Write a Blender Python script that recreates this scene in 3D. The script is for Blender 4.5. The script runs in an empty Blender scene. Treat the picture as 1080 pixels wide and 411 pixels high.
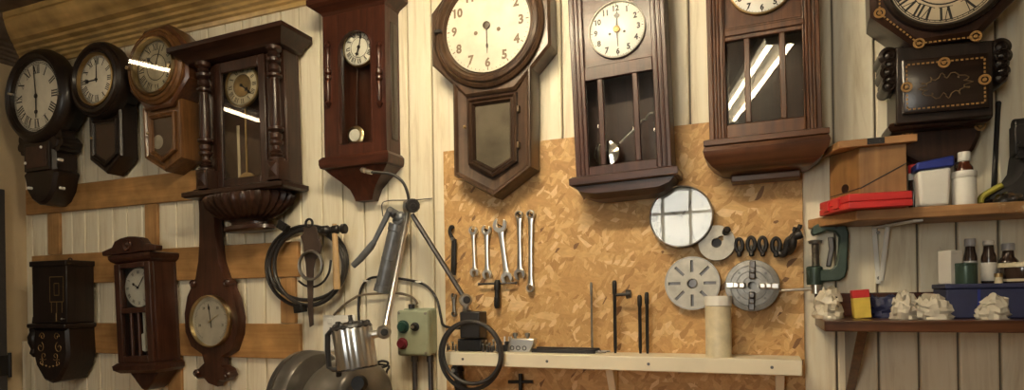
import bpy, bmesh, math, random
from mathutils import Vector, Matrix
PI = math.pi
R = math.radians
C = bpy.context.scene.collection
rnd = random.Random(7)

# ---------------------------------------------------------------- camera model
TH = R(21.6); ROLL = 0.015; FOC = 660.0; CX, CY = 540.0, 310.0
CAM = Vector((0.0, -2.05, 1.5))
_f = Vector((-math.sin(TH), math.cos(TH), 0)); _r0 = Vector((math.cos(TH), math.sin(TH), 0)); _u0 = Vector((0, 0, 1))
_c, _s = math.cos(ROLL), math.sin(ROLL)
_r = _c*_r0 - _s*_u0; _u = _s*_r0 + _c*_u0
def ray(px, py):
    return _f + _r*((px-CX)/FOC) + _u*((CY-py)/FOC)
def W(px, py, d=0.0):
    """point seen at a photo pixel, at distance d in front of the back wall"""
    v = ray(px, py); t = (-d-CAM.y)/v.y
    return CAM + v*t
def WZ(px, py, z):
    v = ray(px, py); t = (z-CAM.z)/v.z
    return CAM + v*t

cam = bpy.data.cameras.new('camera'); camo = bpy.data.objects.new('camera', cam); C.objects.link(camo)
cam.sensor_fit = 'HORIZONTAL'; cam.sensor_width = 36; cam.lens = FOC/1080*36
cam.shift_x = 0; cam.shift_y = (CY-205.5)/1080; cam.clip_start = 0.02
M4 = Matrix.Identity(4)
for i in range(3):
    M4[i][0] = _r[i]; M4[i][1] = _u[i]; M4[i][2] = -_f[i]; M4[i][3] = CAM[i]
camo.matrix_world = M4
bpy.context.scene.camera = camo

# ---------------------------------------------------------------- materials
MATS = {}
def newmat(name):
    m = bpy.data.materials.new(name); m.use_nodes = True
    nt = m.node_tree; b = nt.nodes['Principled BSDF']
    MATS[name] = m
    return m, nt, b
def nd(nt, t, **kw):
    n = nt.nodes.new(t)
    for k, v in kw.items():
        if k in ('inputs',):
            for a, c in v.items(): n.inputs[a].default_value = c
        else: setattr(n, k, v)
    return n
def ramp(nt, stops, interp='LINEAR'):
    r = nt.nodes.new('ShaderNodeValToRGB'); r.color_ramp.interpolation = interp
    el = r.color_ramp.elements
    while len(el) < len(stops): el.new(0.5)
    for e, (p, c) in zip(el, stops):
        e.position = p; e.color = (*c, 1) if len(c) == 3 else c
    return r
def mix(nt, a, b, fac, mode='MIX'):
    n = nt.nodes.new('ShaderNodeMix'); n.data_type = 'RGBA'; n.blend_type = mode
    for sock, v in ((6, a), (7, b), (0, fac)):
        if hasattr(v, 'links') or hasattr(v, 'is_output'): nt.links.new(v, n.inputs[sock])
        elif sock == 0: n.inputs[0].default_value = v
        else: n.inputs[sock].default_value = (*v, 1)
    return n.outputs[2]
def coords(nt, scale=(1,1,1), rot=(0,0,0)):
    tc = nd(nt, 'ShaderNodeTexCoord'); mp = nd(nt, 'ShaderNodeMapping')
    mp.inputs['Scale'].default_value = scale; mp.inputs['Rotation'].default_value = rot
    nt.links.new(tc.outputs['Object'], mp.inputs['Vector'])
    return mp.outputs['Vector']
def noise(nt, vec, scale, detail=4, rough=0.55, dist=0.0):
    n = nd(nt, 'ShaderNodeTexNoise'); n.inputs['Scale'].default_value = scale
    n.inputs['Detail'].default_value = detail; n.inputs['Roughness'].default_value = rough; n.inputs['Distortion'].default_value = dist
    nt.links.new(vec, n.inputs['Vector']); return n.outputs['Fac']
def bump(nt, b, h, strength, dist=0.002):
    n = nd(nt, 'ShaderNodeBump'); n.inputs['Strength'].default_value = strength; n.inputs['Distance'].default_value = dist
    nt.links.new(h, n.inputs['Height']); nt.links.new(n.outputs['Normal'], b.inputs['Normal'])
def wood(name, dark, light, axis='z', rough=0.35, coat=0.35, fine=1.0, contrast=(0.3,0.72), knots=False):
    m, nt, b = newmat(name)
    st = {'z': (55,55,3.2), 'x': (3.2,55,55), 'y': (55,3.2,55)}[axis]
    v = coords(nt, st)
    n1 = noise(nt, v, 1.0*fine, 5, 0.6, 0.8)
    r1 = ramp(nt, [(contrast[0], dark), (contrast[1], light)]); nt.links.new(n1, r1.inputs['Fac'])
    v2 = coords(nt, (4,4,4)); n2 = noise(nt, v2, 2.0, 3)
    r2 = ramp(nt, [(0.3, (0.6,0.58,0.55)), (0.7, (1.15,1.12,1.1))]); nt.links.new(n2, r2.inputs['Fac'])
    col = mix(nt, r1.outputs['Color'], r2.outputs['Color'], 1.0, 'MULTIPLY')
    if knots:
        vo = nd(nt, 'ShaderNodeTexVoronoi'); vo.inputs['Scale'].default_value = 1.0
        nt.links.new(coords(nt, {'x': (5,1,9), 'z': (9,1,5), 'y': (9,5,9)}[axis]), vo.inputs['Vector'])
        rk = ramp(nt, [(.045, (1,1,1)), (.11, (0,0,0))]); nt.links.new(vo.outputs['Distance'], rk.inputs['Fac'])
        col = mix(nt, col, tuple(c*.35 for c in dark), rk.outputs['Color'])
    b.inputs['Specular IOR Level'].default_value = .35
    nt.links.new(col, b.inputs['Base Color'])
    b.inputs['Roughness'].default_value = rough
    b.inputs['Coat Weight'].default_value = coat; b.inputs['Coat Roughness'].default_value = 0.18
    bump(nt, b, n1, 0.15, 0.0015)
    return m
def plain(name, col, rough=0.5, metal=0.0, coat=0.0, var=0.15, bmp=0.0, scale=30, trans=0.0, alpha=None):
    m, nt, b = newmat(name)
    v = coords(nt, (1,1,1)); n = noise(nt, v, scale, 4)
    lo = tuple(c*(1-var) for c in col); hi = tuple(min(1, c*(1+var)) for c in col)
    r = ramp(nt, [(0.3, lo), (0.7, hi)]); nt.links.new(n, r.inputs['Fac'])
    nt.links.new(r.outputs['Color'], b.inputs['Base Color'])
    b.inputs['Roughness'].default_value = rough; b.inputs['Metallic'].default_value = metal
    b.inputs['Coat Weight'].default_value = coat
    if trans: b.inputs['Transmission Weight'].default_value = trans
    if bmp: bump(nt, b, n, bmp, 0.002)
    return m
def thin_glass(name, f0=.05, tint=(0.96,0.96,0.94)):
    m = bpy.data.materials.new(name); m.use_nodes = True; nt = m.node_tree; nt.nodes.clear()
    o = nd(nt, 'ShaderNodeOutputMaterial'); mx = nd(nt, 'ShaderNodeMixShader'); ge = nd(nt, 'ShaderNodeNewGeometry')
    dt = nd(nt, 'ShaderNodeVectorMath', operation='DOT_PRODUCT'); nt.links.new(ge.outputs['Normal'], dt.inputs[0]); nt.links.new(ge.outputs['Incoming'], dt.inputs[1])
    ab = nd(nt, 'ShaderNodeMath', operation='ABSOLUTE'); nt.links.new(dt.outputs['Value'], ab.inputs[0])
    om = nd(nt, 'ShaderNodeMath', operation='SUBTRACT'); om.inputs[0].default_value = 1.0; nt.links.new(ab.outputs[0], om.inputs[1])
    pw = nd(nt, 'ShaderNodeMath', operation='POWER'); nt.links.new(om.outputs[0], pw.inputs[0]); pw.inputs[1].default_value = 5.0
    fr = nd(nt, 'ShaderNodeMath', operation='MULTIPLY_ADD'); nt.links.new(pw.outputs[0], fr.inputs[0]); fr.inputs[1].default_value = 1-f0; fr.inputs[2].default_value = f0
    tr = nd(nt, 'ShaderNodeBsdfTransparent'); gl = nd(nt, 'ShaderNodeBsdfGlossy')
    tr.inputs['Color'].default_value = (*tint, 1); gl.inputs['Roughness'].default_value = 0.015
    v = coords(nt); n = noise(nt, v, 9, 2); bp = nd(nt, 'ShaderNodeBump'); bp.inputs['Strength'].default_value = 0.02; bp.inputs['Distance'].default_value = 0.004
    nt.links.new(n, bp.inputs['Height']); nt.links.new(bp.outputs['Normal'], gl.inputs['Normal'])
    nt.links.new(fr.outputs[0], mx.inputs[0]); nt.links.new(tr.outputs[0], mx.inputs[1]); nt.links.new(gl.outputs[0], mx.inputs[2])
    nt.links.new(mx.outputs[0], o.inputs['Surface']); MATS[name] = m
    return m
def emitter(name, col, strength):
    m, nt, b = newmat(name)
    b.inputs['Base Color'].default_value = (*col, 1); b.inputs['Emission Color'].default_value = (*col, 1); b.inputs['Emission Strength'].default_value = strength
    return m

# ---------------------------------------------------------------- mesh builder
def area2(p):
    return sum(p[i][0]*p[(i+1) % len(p)][1]-p[(i+1) % len(p)][0]*p[i][1] for i in range(len(p)))
def inset(poly, t):
    """offset a convex-ish polygon inwards by t (mitred)"""
    n = len(poly); sgn = 1 if area2(poly) > 0 else -1; out = []
    for i in range(n):
        p0, p1, p2 = Vector(poly[i-1]), Vector(poly[i]), Vector(poly[(i+1) % n])
        e1 = (p1-p0).normalized(); e2 = (p2-p1).normalized()
        n1 = Vector((-e1.y, e1.x))*sgn; n2 = Vector((-e2.y, e2.x))*sgn
        b = n1+n2
        if b.length < 1e-6: b = n1
        b = b/max(0.35, (1+n1.dot(n2)))
        q = p1+b*t; out.append((q.x, q.y))
    return out
def circ(cx, cz, r, n=48, a0=0, a1=2*PI, rz=None):
    rz = r if rz is None else rz
    full = abs(a1-a0-2*PI) < 1e-6
    m = n if full else n+1
    return [(cx+r*math.sin(a0+(a1-a0)*i/n), cz+rz*math.cos(a0+(a1-a0)*i/n)) for i in range(m)]
def octagon(cx, cz, ap, rot=0):
    rr = ap/math.cos(PI/8)
    return [(cx+rr*math.sin(PI/8+i*PI/4+rot), cz+rr*math.cos(PI/8+i*PI/4+rot)) for i in range(8)]
def rect(x0, z0, x1, z1):
    return [(x0, z0), (x1, z0), (x1, z1), (x0, z1)]

GLY = {}
def glyph(s, bold=0.02):
    if (s, bold) in GLY: return GLY[(s, bold)]
    cu = bpy.data.curves.new('t', 'FONT'); cu.body = s; cu.size = 1.0; cu.offset = bold
    cu.align_x = 'CENTER'; cu.align_y = 'CENTER'; cu.resolution_u = 3
    ob = bpy.data.objects.new('t', cu); me = bpy.data.meshes.new_from_object(ob)
    vs = [tuple(v.co)[:2] for v in me.vertices]; fs = [tuple(p.vertices) for p in me.polygons]
    bpy.data.objects.remove(ob); bpy.data.curves.remove(cu); bpy.data.meshes.remove(me)
    if vs:
        xs = [v[0] for v in vs]; zs = [v[1] for v in vs]
        mx, mz = (max(xs)+min(xs))/2, (max(zs)+min(zs))/2; h = (max(zs)-min(zs)) or 1
        vs = [((v[0]-mx)/h, (v[1]-mz)/h) for v in vs]
    GLY[(s, bold)] = (vs, fs); return GLY[(s, bold)]

class MB:
    def __init__(s): s.bm = bmesh.new(); s.X = None
    def v(s, p):
        p = Vector(p)
        return s.bm.verts.new(s.X @ p if s.X else p)
    def face(s, vs, m=0):
        try: f = s.bm.faces.new(vs)
        except ValueError: return None
        f.material_index = m; return f
    def box(s, x0, x1, y0, y1, z0, z1, m=0):
        a = [s.v((x, y, z)) for x in (x0, x1) for y in (y0, y1) for z in (z0, z1)]
        for q in ((0,1,3,2), (4,6,7,5), (0,4,5,1), (2,3,7,6), (0,2,6,4), (1,5,7,3)): s.face([a[i] for i in q], m)
        return s
    def loft(s, loops, cap0=True, cap1=True, m=0, closed=True):
        L = [[s.v(p) for p in lp] for lp in loops]
        for A, B in zip(L, L[1:]):
            n = len(A)
            for i in range(n if closed else n-1):
                j = (i+1) % n; s.face([A[i], A[j], B[j], B[i]], m)
        if cap0: s.face(L[0][::-1], m)
        if cap1: s.face(L[-1], m)
        return s
    def prism(s, pts, y0, y1, m=0):
        return s.loft([[(x, y1, z) for x, z in pts], [(x, y0, z) for x, z in pts]], m=m)
    def prismz(s, pts, z0, z1, m=0):
        return s.loft([[(x, y, z0) for x, y in pts], [(x, y, z1) for x, y in pts]], m=m)
    def prismx(s, pts, x0, x1, m=0):
        return s.loft([[(x0, y, z) for y, z in pts], [(x1, y, z) for y, z in pts]], m=m)
    def mould(s, poly, prof, m=0, cap0=False, cap1=False):
        """prof: list of (inset, y); a moulding that runs round poly"""
        return s.loft([[(x, y, z) for x, z in inset(poly, t)] for t, y in prof], cap0, cap1, m)
    def lathe_y(s, cx, cz, prof, n=48, m=0, cap0=False, cap1=False):
        return s.loft([[(x, y, z) for x, z in circ(cx, cz, r, n)] for r, y in prof], cap0, cap1, m)
    def lathe_z(s, cx, cy, prof, n=24, m=0, cap0=True, cap1=True, flute=0, fd=0.1):
        loops = []
        for r, z in prof:
            lp = []
            for i in range(n):
                a = 2*PI*i/n; rr = r*(1+fd*math.cos(flute*a)) if flute else r
                lp.append((cx+rr*math.cos(a), cy+rr*math.sin(a), z))
            loops.append(lp)
        return s.loft(loops, cap0, cap1, m)
    def tube(s, pts, r, n=10, m=0, closed=False, caps=True, flat=None):
        pts = [Vector(p) for p in pts]; N = len(pts); loops = []; up = None
        for i, p in enumerate(pts):
            if closed: t = (pts[(i+1) % N]-pts[i-1])
            else: t = pts[min(i+1, N-1)]-pts[max(i-1, 0)]
            t.normalize()
            if up is None: up = Vector((0, 1, 0)) if abs(t.y) < 0.9 else Vector((1, 0, 0))
            a = t.cross(up)
            if a.length < 1e-5: a = t.orthogonal()
            a.normalize(); b = a.cross(t).normalized(); up = b
            rr = r[i] if isinstance(r, (list, tuple)) else r
            ra, rb = (rr, rr) if not flat else (rr*flat[0], rr*flat[1])
            loops.append([tuple(p+a*ra*math.cos(2*PI*k/n)+b*rb*math.sin(2*PI*k/n)) for k in range(n)])
        if closed: loops.append(loops[0]); caps = False
        return s.loft(loops, caps, caps, m)
    def cyl(s, p0, p1, r0, r1=None, n=20, m=0):
        p0, p1 = Vector(p0), Vector(p1); r1 = r0 if r1 is None else r1
        t = (p1-p0).normalized(); a = t.orthogonal().normalized(); b = t.cross(a)
        return s.loft([[tuple(p+a*r*math.cos(2*PI*k/n)+b*r*math.sin(2*PI*k/n)) for k in range(n)] for p, r in ((p0, r0), (p1, r1))], m=m)
    def sph(s, c, r, m=0, n=16, sc=(1,1,1)):
        return s.loft([[(c[0]+sc[0]*r*math.sin(a)*math.cos(2*PI*k/n), c[1]+sc[1]*r*math.sin(a)*math.sin(2*PI*k/n), c[2]+sc[2]*r*math.cos(a)) for k in range(n)]
                      for a in [PI-(0.05+(PI-0.1)*i/10) for i in range(11)]], m=m)
    def text(s, t, x, z, y, h, m=1, rot=0, bold=0.02, sx=1.0):
        vs, fs = glyph(t, bold); c, sn = math.cos(rot), math.sin(rot)
        V = [s.v((x+(vx*sx*c+vz*sn)*h, y, z+(-vx*sx*sn+vz*c)*h)) for vx, vz in vs]
        for f in fs: s.face([V[i] for i in f], m)
        return s
    def quad(s, pts, y, m=1):
        return s.face([s.v((x, y, z)) for x, z in pts], m)
    def stroke(s, x0, z0, x1, z1, w, y, m, T):
        d = Vector((x1-x0, z1-z0)); n = Vector((-d.y, d.x)).normalized()*w/2
        s.quad([T(x0+n.x, z0+n.y), T(x0-n.x, z0-n.y), T(x1-n.x, z1-n.y), T(x1+n.x, z1+n.y)], y, m)
    def roman(s, t, x, z, y, h, rot, m=1, heavy=1.0):
        wd = {'I': 0.30, 'V': 0.62, 'X': 0.66}; tot = sum(wd[c] for c in t); cur = -tot/2
        c, sn = math.cos(rot), math.sin(rot)
        def T(a, b): return (x+(a*c+b*sn)*h, z+(-a*sn+b*c)*h)
        k = 0
        for ch in t:
            w = wd[ch]; a, b = cur+0.06, cur+w-0.06; mid = cur+w/2; k += 1; e = -0.00003*k
            if ch == 'I': s.stroke(mid, -.5, mid, .5, .16*heavy, y+e, m, T)
            elif ch == 'V':
                s.stroke(a+.05, .5, mid, -.5, .17*heavy, y+e, m, T); s.stroke(b-.04, .5, mid, -.5, .06, y+e*1.3, m, T)
            else:
                s.stroke(a+.05, .5, b-.05, -.5, .17*heavy, y+e, m, T); s.stroke(b-.04, .5, a+.04, -.5, .06, y+e*1.3, m, T)
            cur += w
        s.stroke(-tot/2, .5, tot/2, .5, .05, y-.0003, m, T); s.stroke(-tot/2, -.5, tot/2, -.5, .05, y-.0003, m, T)
        return s
    def build(s, name, mats, parent=None, bevel=0.0, angle=35, seg=2):
        bmesh.ops.recalc_face_normals(s.bm, faces=s.bm.faces)
        me = bpy.data.meshes.new(name); s.bm.to_mesh(me); s.bm.free()
        if not isinstance(mats, (list, tuple)): mats = [mats]
        for m in mats: me.materials.append(MATS[m] if isinstance(m, str) else m)
        me.polygons.foreach_set('use_smooth', [True]*len(me.polygons))
        me.set_sharp_from_angle(angle=R(angle))
        o = bpy.data.objects.new(name, me); C.objects.link(o)
        if parent: o.parent = parent
        if bevel:
            md = o.modifiers.new('bevel', 'BEVEL'); md.width = bevel; md.segments = seg; md.limit_method = 'ANGLE'; md.angle_limit = R(40)
        return o

def tag(o, label, cat, group=None, kind=None):
    if label: o['label'] = label
    if cat: o['category'] = cat
    if group: o['group'] = group
    if kind: o['kind'] = kind
    return o
def thing(name, label, cat, loc, rot=(0,0,0), group=None):
    o = bpy.data.objects.new(name, None); C.objects.link(o); o.empty_display_size = 0.05
    o.location = loc; o.rotation_euler = rot
    return tag(o, label, cat, group)
def struct(o): o['kind'] = 'structure'; return o

class Fr:
    """local frame of a thing on the wall: origin at a pixel on the wall plane, hung with a roll"""
    def __init__(s, px, py, roll=0.0):
        s.o = W(px, py, 0); s.a = R(roll); s.rot = (0, s.a, 0)
        s.Mi = (Matrix.Translation(s.o) @ Matrix.Rotation(s.a, 4, 'Y')).inverted()
    def l(s, px, py, d):
        q = s.Mi @ W(px, py, d); return (q.x, q.z)
    def p3(s, px, py, d):
        q = s.Mi @ W(px, py, d); return (q.x, q.y, q.z)
    def poly(s, pts, d): return [s.l(x, y, d) for x, y in pts]
    def w(s, px0, px1, py, d): return abs(s.l(px1, py, d)[0]-s.l(px0, py, d)[0])
    def h(s, px, py0, py1, d): return abs(s.l(px, py1, d)[1]-s.l(px, py0, d)[1])
    def thing(s, name, label, cat, group=None): return thing(name, label, cat, s.o, s.rot, group)

ROM = ['XII', 'I', 'II', 'III', 'IIII', 'V', 'VI', 'VII', 'VIII', 'IX', 'X', 'XI']
def make_dial(parent, cx, cz, r, y, face, ink, style='roman', nr=0.77, nh=0.22, track=True, inner=None, heavy=1.0, name='dial', holes=False, skip=()):
    mb = MB()
    mb.lathe_y(cx, cz, [(r, y+0.004), (r, y), (r*0.985, y-0.0006), (0.0005, y-0.0006)], 56, 0, True, True)
    yy = y-0.0012
    for k in range(12):
        if k in skip: continue
        a = k*PI/6; x, z = cx+math.sin(a)*r*nr, cz+math.cos(a)*r*nr
        if style == 'roman': mb.roman(ROM[k], x, z, yy, nh*r, a, 1, heavy)
        else: mb.text(str(12 if k == 0 else k), x, z, yy, nh*r, 1, 0, 0.045, 0.95)
    if track:
        for rr, w in ((0.93, 0.008), (0.97, 0.008)) if style == 'roman' else ():
            mb.lathe_y(cx, cz, [(r*(rr-w), yy), (r*(rr+w), yy)], 56, 1)
        for k in range(60):
            a = k*PI/30; l0, l1 = (0.90, 0.965) if k % 5 == 0 else (0.935, 0.965)
            if style == 'roman': l0, l1 = 0.93, 0.97
            wv = 0.012 if k % 5 == 0 else 0.005
            s_, c_ = math.sin(a), math.cos(a)
            mb.quad([(cx+s_*r*l0+c_*r*wv, cz+c_*r*l0-s_*r*wv), (cx+s_*r*l1+c_*r*wv, cz+c_*r*l1-s_*r*wv), (cx+s_*r*l1-c_*r*wv, cz+c_*r*l1+s_*r*wv), (cx+s_*r*l0-c_*r*wv, cz+c_*r*l0+s_*r*wv)], yy-.0001, 1)
    if inner:
        mb.lathe_y(cx, cz, [(r*inner, yy), (r*(inner-0.02), yy-0.0008), (r*(inner-0.03), yy)], 48, 1)
    if holes:
        for hx in (-.27, .27): mb.lathe_y(cx+hx*r, cz-.12*r, [(r*.045, yy-.0004), (r*.04, yy-.002), (r*.015, yy-.002)], 14, 1, False, True)
    return mb.build(name, [face, ink], parent)
def make_hand(parent, cx, cz, y, ang, length, w, mat='hand_black', name='minute_hand', style='spade', tail=0.12):
    mb = MB(); a = R(ang); s_, c_ = math.sin(a), math.cos(a)
    def T(t, q): return (cx+s_*t*length+c_*q*w, cz+c_*t*length-s_*q*w)
    out = {'spade': [(-tail,.35),(0,.4),(.62,.3),(.68,.9),(.76,1.25),(.84,.8),(.9,.3),(1,.08)],
           'ring': [(-tail,.3),(0,.35),(.62,.25),(.66,.8),(.72,1.0),(.78,.8),(.82,.25),(1,.1)],
           'plain': [(-tail,.5),(0,.5),(.9,.3),(1,.1)]}[style]
    pts = [T(t, q) for t, q in out]+[T(t, -q) for t, q in out[::-1]]
    mb.prism(pts, y-0.0012, y)
    mb.lathe_y(cx, cz, [(w*.9, y), (w*.9, y-.003), (w*.5, y-.0035)], 16, 0, False, True)
    return mb.build(name, mat, parent)
def dome_glass(parent, cx, cz, r, y, rise, name='glass', n=40):
    mb = MB(); mb.lathe_y(cx, cz, [(r*math.cos(t*PI/2/8) if t < 8 else 0.0003, y-rise*math.sin(t*PI/2/8)) for t in range(9)], n, 0, False, True)
    return mb.build(name, 'glass', parent, angle=80)
def pane(parent, poly, y, name='glass', mat='glass'):
    mb = MB(); mb.prism(poly, y-0.002, y); return mb.build(name, mat, parent)
# ================================================================ materials
wood('wood_black', (.009,.0055,.0045), (.026,.015,.010), rough=.40, coat=.12)
wood('wood_black_x', (.010,.006,.005), (.030,.017,.012), 'x', rough=.32, coat=.25)
wood('wood_dark', (.016,.0065,.0045), (.052,.021,.012), rough=.36, coat=.16)
wood('wood_dark_x', (.016,.0065,.0045), (.052,.021,.012), 'x', rough=.36, coat=.16)
wood('wood_red', (.026,.007,.0045), (.078,.024,.012), rough=.36, coat=.16)
wood('wood_red_x', (.026,.007,.0045), (.078,.024,.012), 'x', rough=.36, coat=.16)
wood('wood_brown', (.040,.022,.013), (.12,.070,.040), rough=.38, coat=.35)
wood('wood_brown_dark', (.022,.012,.008), (.065,.036,.021), rough=.35, coat=.25)
wood('wood_plum', (.026,.009,.007), (.075,.029,.021), rough=.36, coat=.16)
wood('wood_plum_x', (.026,.009,.007), (.075,.029,.021), 'x', rough=.36, coat=.16)
wood('wood_oak', (.050,.018,.008), (.135,.055,.024), rough=.33, coat=.25)
wood('wood_oak_x', (.050,.018,.008), (.135,.055,.024), 'x', rough=.33, coat=.25)
wood('wood_honey', (.085,.036,.012), (.21,.098,.034), rough=.36, coat=.16)
wood('wood_mahogany', (.026,.009,.006), (.075,.028,.016), rough=.36, coat=.16)
wood('pine', (.36,.185,.065), (.52,.30,.115), 'x', rough=.55, coat=.0, fine=.7, knots=True)
wood('pine_z', (.36,.19,.075), (.54,.32,.135), 'z', rough=.55, coat=.0, fine=.7, knots=True)
wood('box_wood', (.20,.10,.034), (.33,.175,.065), 'z', rough=.5, coat=.1, fine=.7)
wood('shelf_wood', (.30,.15,.06), (.50,.28,.12), 'x', rough=.55, coat=.0, fine=.7, knots=True)
wood('cornice_paint', (.56,.37,.135), (.68,.46,.18), 'x', rough=.34, coat=.4, fine=.5)
wood('ceiling_paint', (.16,.12,.09), (.20,.15,.11), 'x', rough=.7, coat=0)
wood('hammer_wood', (.45,.29,.13), (.66,.46,.24), 'z', rough=.45, coat=.2)
plain('paper', (.70,.645,.51), .5, var=.12, scale=14)
plain('paper_dim', (.60,.50,.34), .5, var=.14, scale=12)
plain('paper_aged', (.52,.44,.30), .5, var=.3, scale=16)
plain('enamel', (.86,.83,.74), .22, var=.02, coat=.16)
plain('dial_silvery', (.84,.82,.74), .3, var=.05)
plain('barometer_silver', (.60,.57,.49), .35, .45, var=.12, scale=20)
plain('ink', (.018,.015,.012), .5)
plain('ink_brown', (.19,.135,.08), .5)
plain('ink_grey', (.20,.20,.20), .5)
plain('hand_black', (.015,.012,.012), .35)
plain('hand_brown', (.07,.05,.03), .4)
plain('brass', (.66,.52,.29), .28, 1.0)
plain('brass_dull', (.42,.29,.13), .42, 1.0)
plain('gilt', (.34,.23,.10), .45, .7)
plain('steel', (.62,.60,.56), .28, 1.0)
plain('steel_white', (.84,.82,.78), .33, 1.0, var=.05)
plain('steel_dull', (.30,.285,.26), .45, 1.0, var=.25, scale=40)
plain('steel_pale', (.44,.41,.35), .5, .7, var=.18, scale=30)
plain('steel_dark', (.16,.15,.145), .42, 1.0, var=.25)
plain('iron_black', (.030,.027,.026), .45, .6)
plain('gun_grey', (.17,.18,.195), .38, .55, coat=.16)
plain('chrome', (.86,.85,.83), .10, 1.0, var=.02)
plain('rubber', (.020,.018,.018), .5)
plain('cable_brown', (.16,.125,.085), .55)
plain('black_plastic', (.018,.017,.018), .4)
plain('black_cloth', (.016,.014,.014), .8, bmp=.5, scale=60)
plain('green_box', (.36,.40,.28), .45, var=.1, scale=18)
plain('green_dark', (.02,.065,.05), .35)
plain('green_paint', (.035,.058,.045), .38, .2, var=.3)
plain('red_button', (.16,.018,.03), .35)
plain('red_plastic', (.58,.035,.035), .35, var=.06)
plain('white_plastic', (.80,.78,.72), .38, var=.03)
plain('grey_plastic', (.34,.33,.34), .4)
plain('blue_plastic', (.02,.035,.24), .35)
plain('navy', (.022,.026,.075), .5)
plain('yellow', (.72,.52,.08), .5)
plain('yellow_dull', (.38,.34,.05), .55)
plain('amber_glass', (.085,.022,.010), .12, coat=.16)
plain('brown_glass', (.030,.018,.014), .14, coat=.16)
plain('cream_paint', (.80,.72,.55), .5, var=.05, scale=9)
plain('dial_grey', (.50,.49,.46), .5, var=.03)
plain('satin_aluminium', (.80,.82,.84), .30, 1.0, var=.03)
plain('gilt_dim', (.12,.075,.03), .5)
plain('card_grey', (.60,.57,.52), .6, var=.04)
plain('tin_cream', (.66,.58,.40), .4)
plain('grinder_paint', (.20,.18,.15), .33, .35, coat=.3, var=.25, scale=9)
plain('grinder_dark', (.105,.095,.083), .32, .4, coat=.35, var=.3, scale=9)
plain('leather', (.045,.028,.020), .55, bmp=.3)
plain('jar_green', (.05,.085,.065), .3, .3)
plain('plastic_film', (.62,.56,.44), .25, coat=.3, var=.2)
plain('tissue', (.58,.53,.43), .7, var=.1, bmp=.3, scale=40)
plain('inlay', (.30,.165,.05), .4)
plain('door_dark', (.040,.036,.036), .6)
plain('floor_paint', (.16,.13,.10), .6, var=.2, scale=5)
plain('left_paint', (.55,.43,.27), .7, var=.12, scale=4)
plain('room_paint', (.26,.21,.15), .7, var=.05, scale=3)
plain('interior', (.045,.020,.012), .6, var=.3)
plain('mirror_back', (.46,.43,.38), .5, var=.4, scale=8)
thin_glass('glass', .045)
thin_glass('glass_strong', .055)
thin_glass('clear_glass', .028)
thin_glass('dirty_glass', .05, (.74,.72,.68))
emitter('tube_light', (1.0,.84,.58), 36.0)
emitter('tube_bright', (1.0,.83,.56), 140.0)
emitter('tube_dim', (1.0,.82,.56), 24.0)

# white tongue-and-groove paint with wear
def planks_mat():
    m, nt, b = newmat('plank_paint')
    v = coords(nt, (14, 14, 1.1)); n1 = noise(nt, v, 2.0, 6, .65, .6)
    r1 = ramp(nt, [(.30, (.64,.54,.37)), (.5, (.82,.74,.56)), (.75, (.88,.82,.66))]); nt.links.new(n1, r1.inputs['Fac'])
    v2 = coords(nt, (60, 60, 7)); n2 = noise(nt, v2, 1.6, 6, .7, 1.5)
    r2 = ramp(nt, [(.66, (0,0,0)), (.74, (1,1,1))]); nt.links.new(n2, r2.inputs['Fac'])
    v3 = coords(nt, (1.3, 1.3, 1.3)); n3 = noise(nt, v3, 2.2, 3)
    r3 = ramp(nt, [(.48, (0,0,0)), (.62, (1,1,1))]); nt.links.new(n3, r3.inputs['Fac'])
    k = mix(nt, r2.outputs['Color'], r3.outputs['Color'], 1.0, 'MULTIPLY')
    sp = nd(nt, 'ShaderNodeMath', operation='MULTIPLY'); nt.links.new(k, sp.inputs[0]); sp.inputs[1].default_value = .75
    col = mix(nt, r1.outputs['Color'], (.20,.12,.06), sp.outputs[0])
    nt.links.new(col, b.inputs['Base Color']); b.inputs['Roughness'].default_value = .48
    bump(nt, b, n1, .35, .003)
planks_mat()
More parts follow.
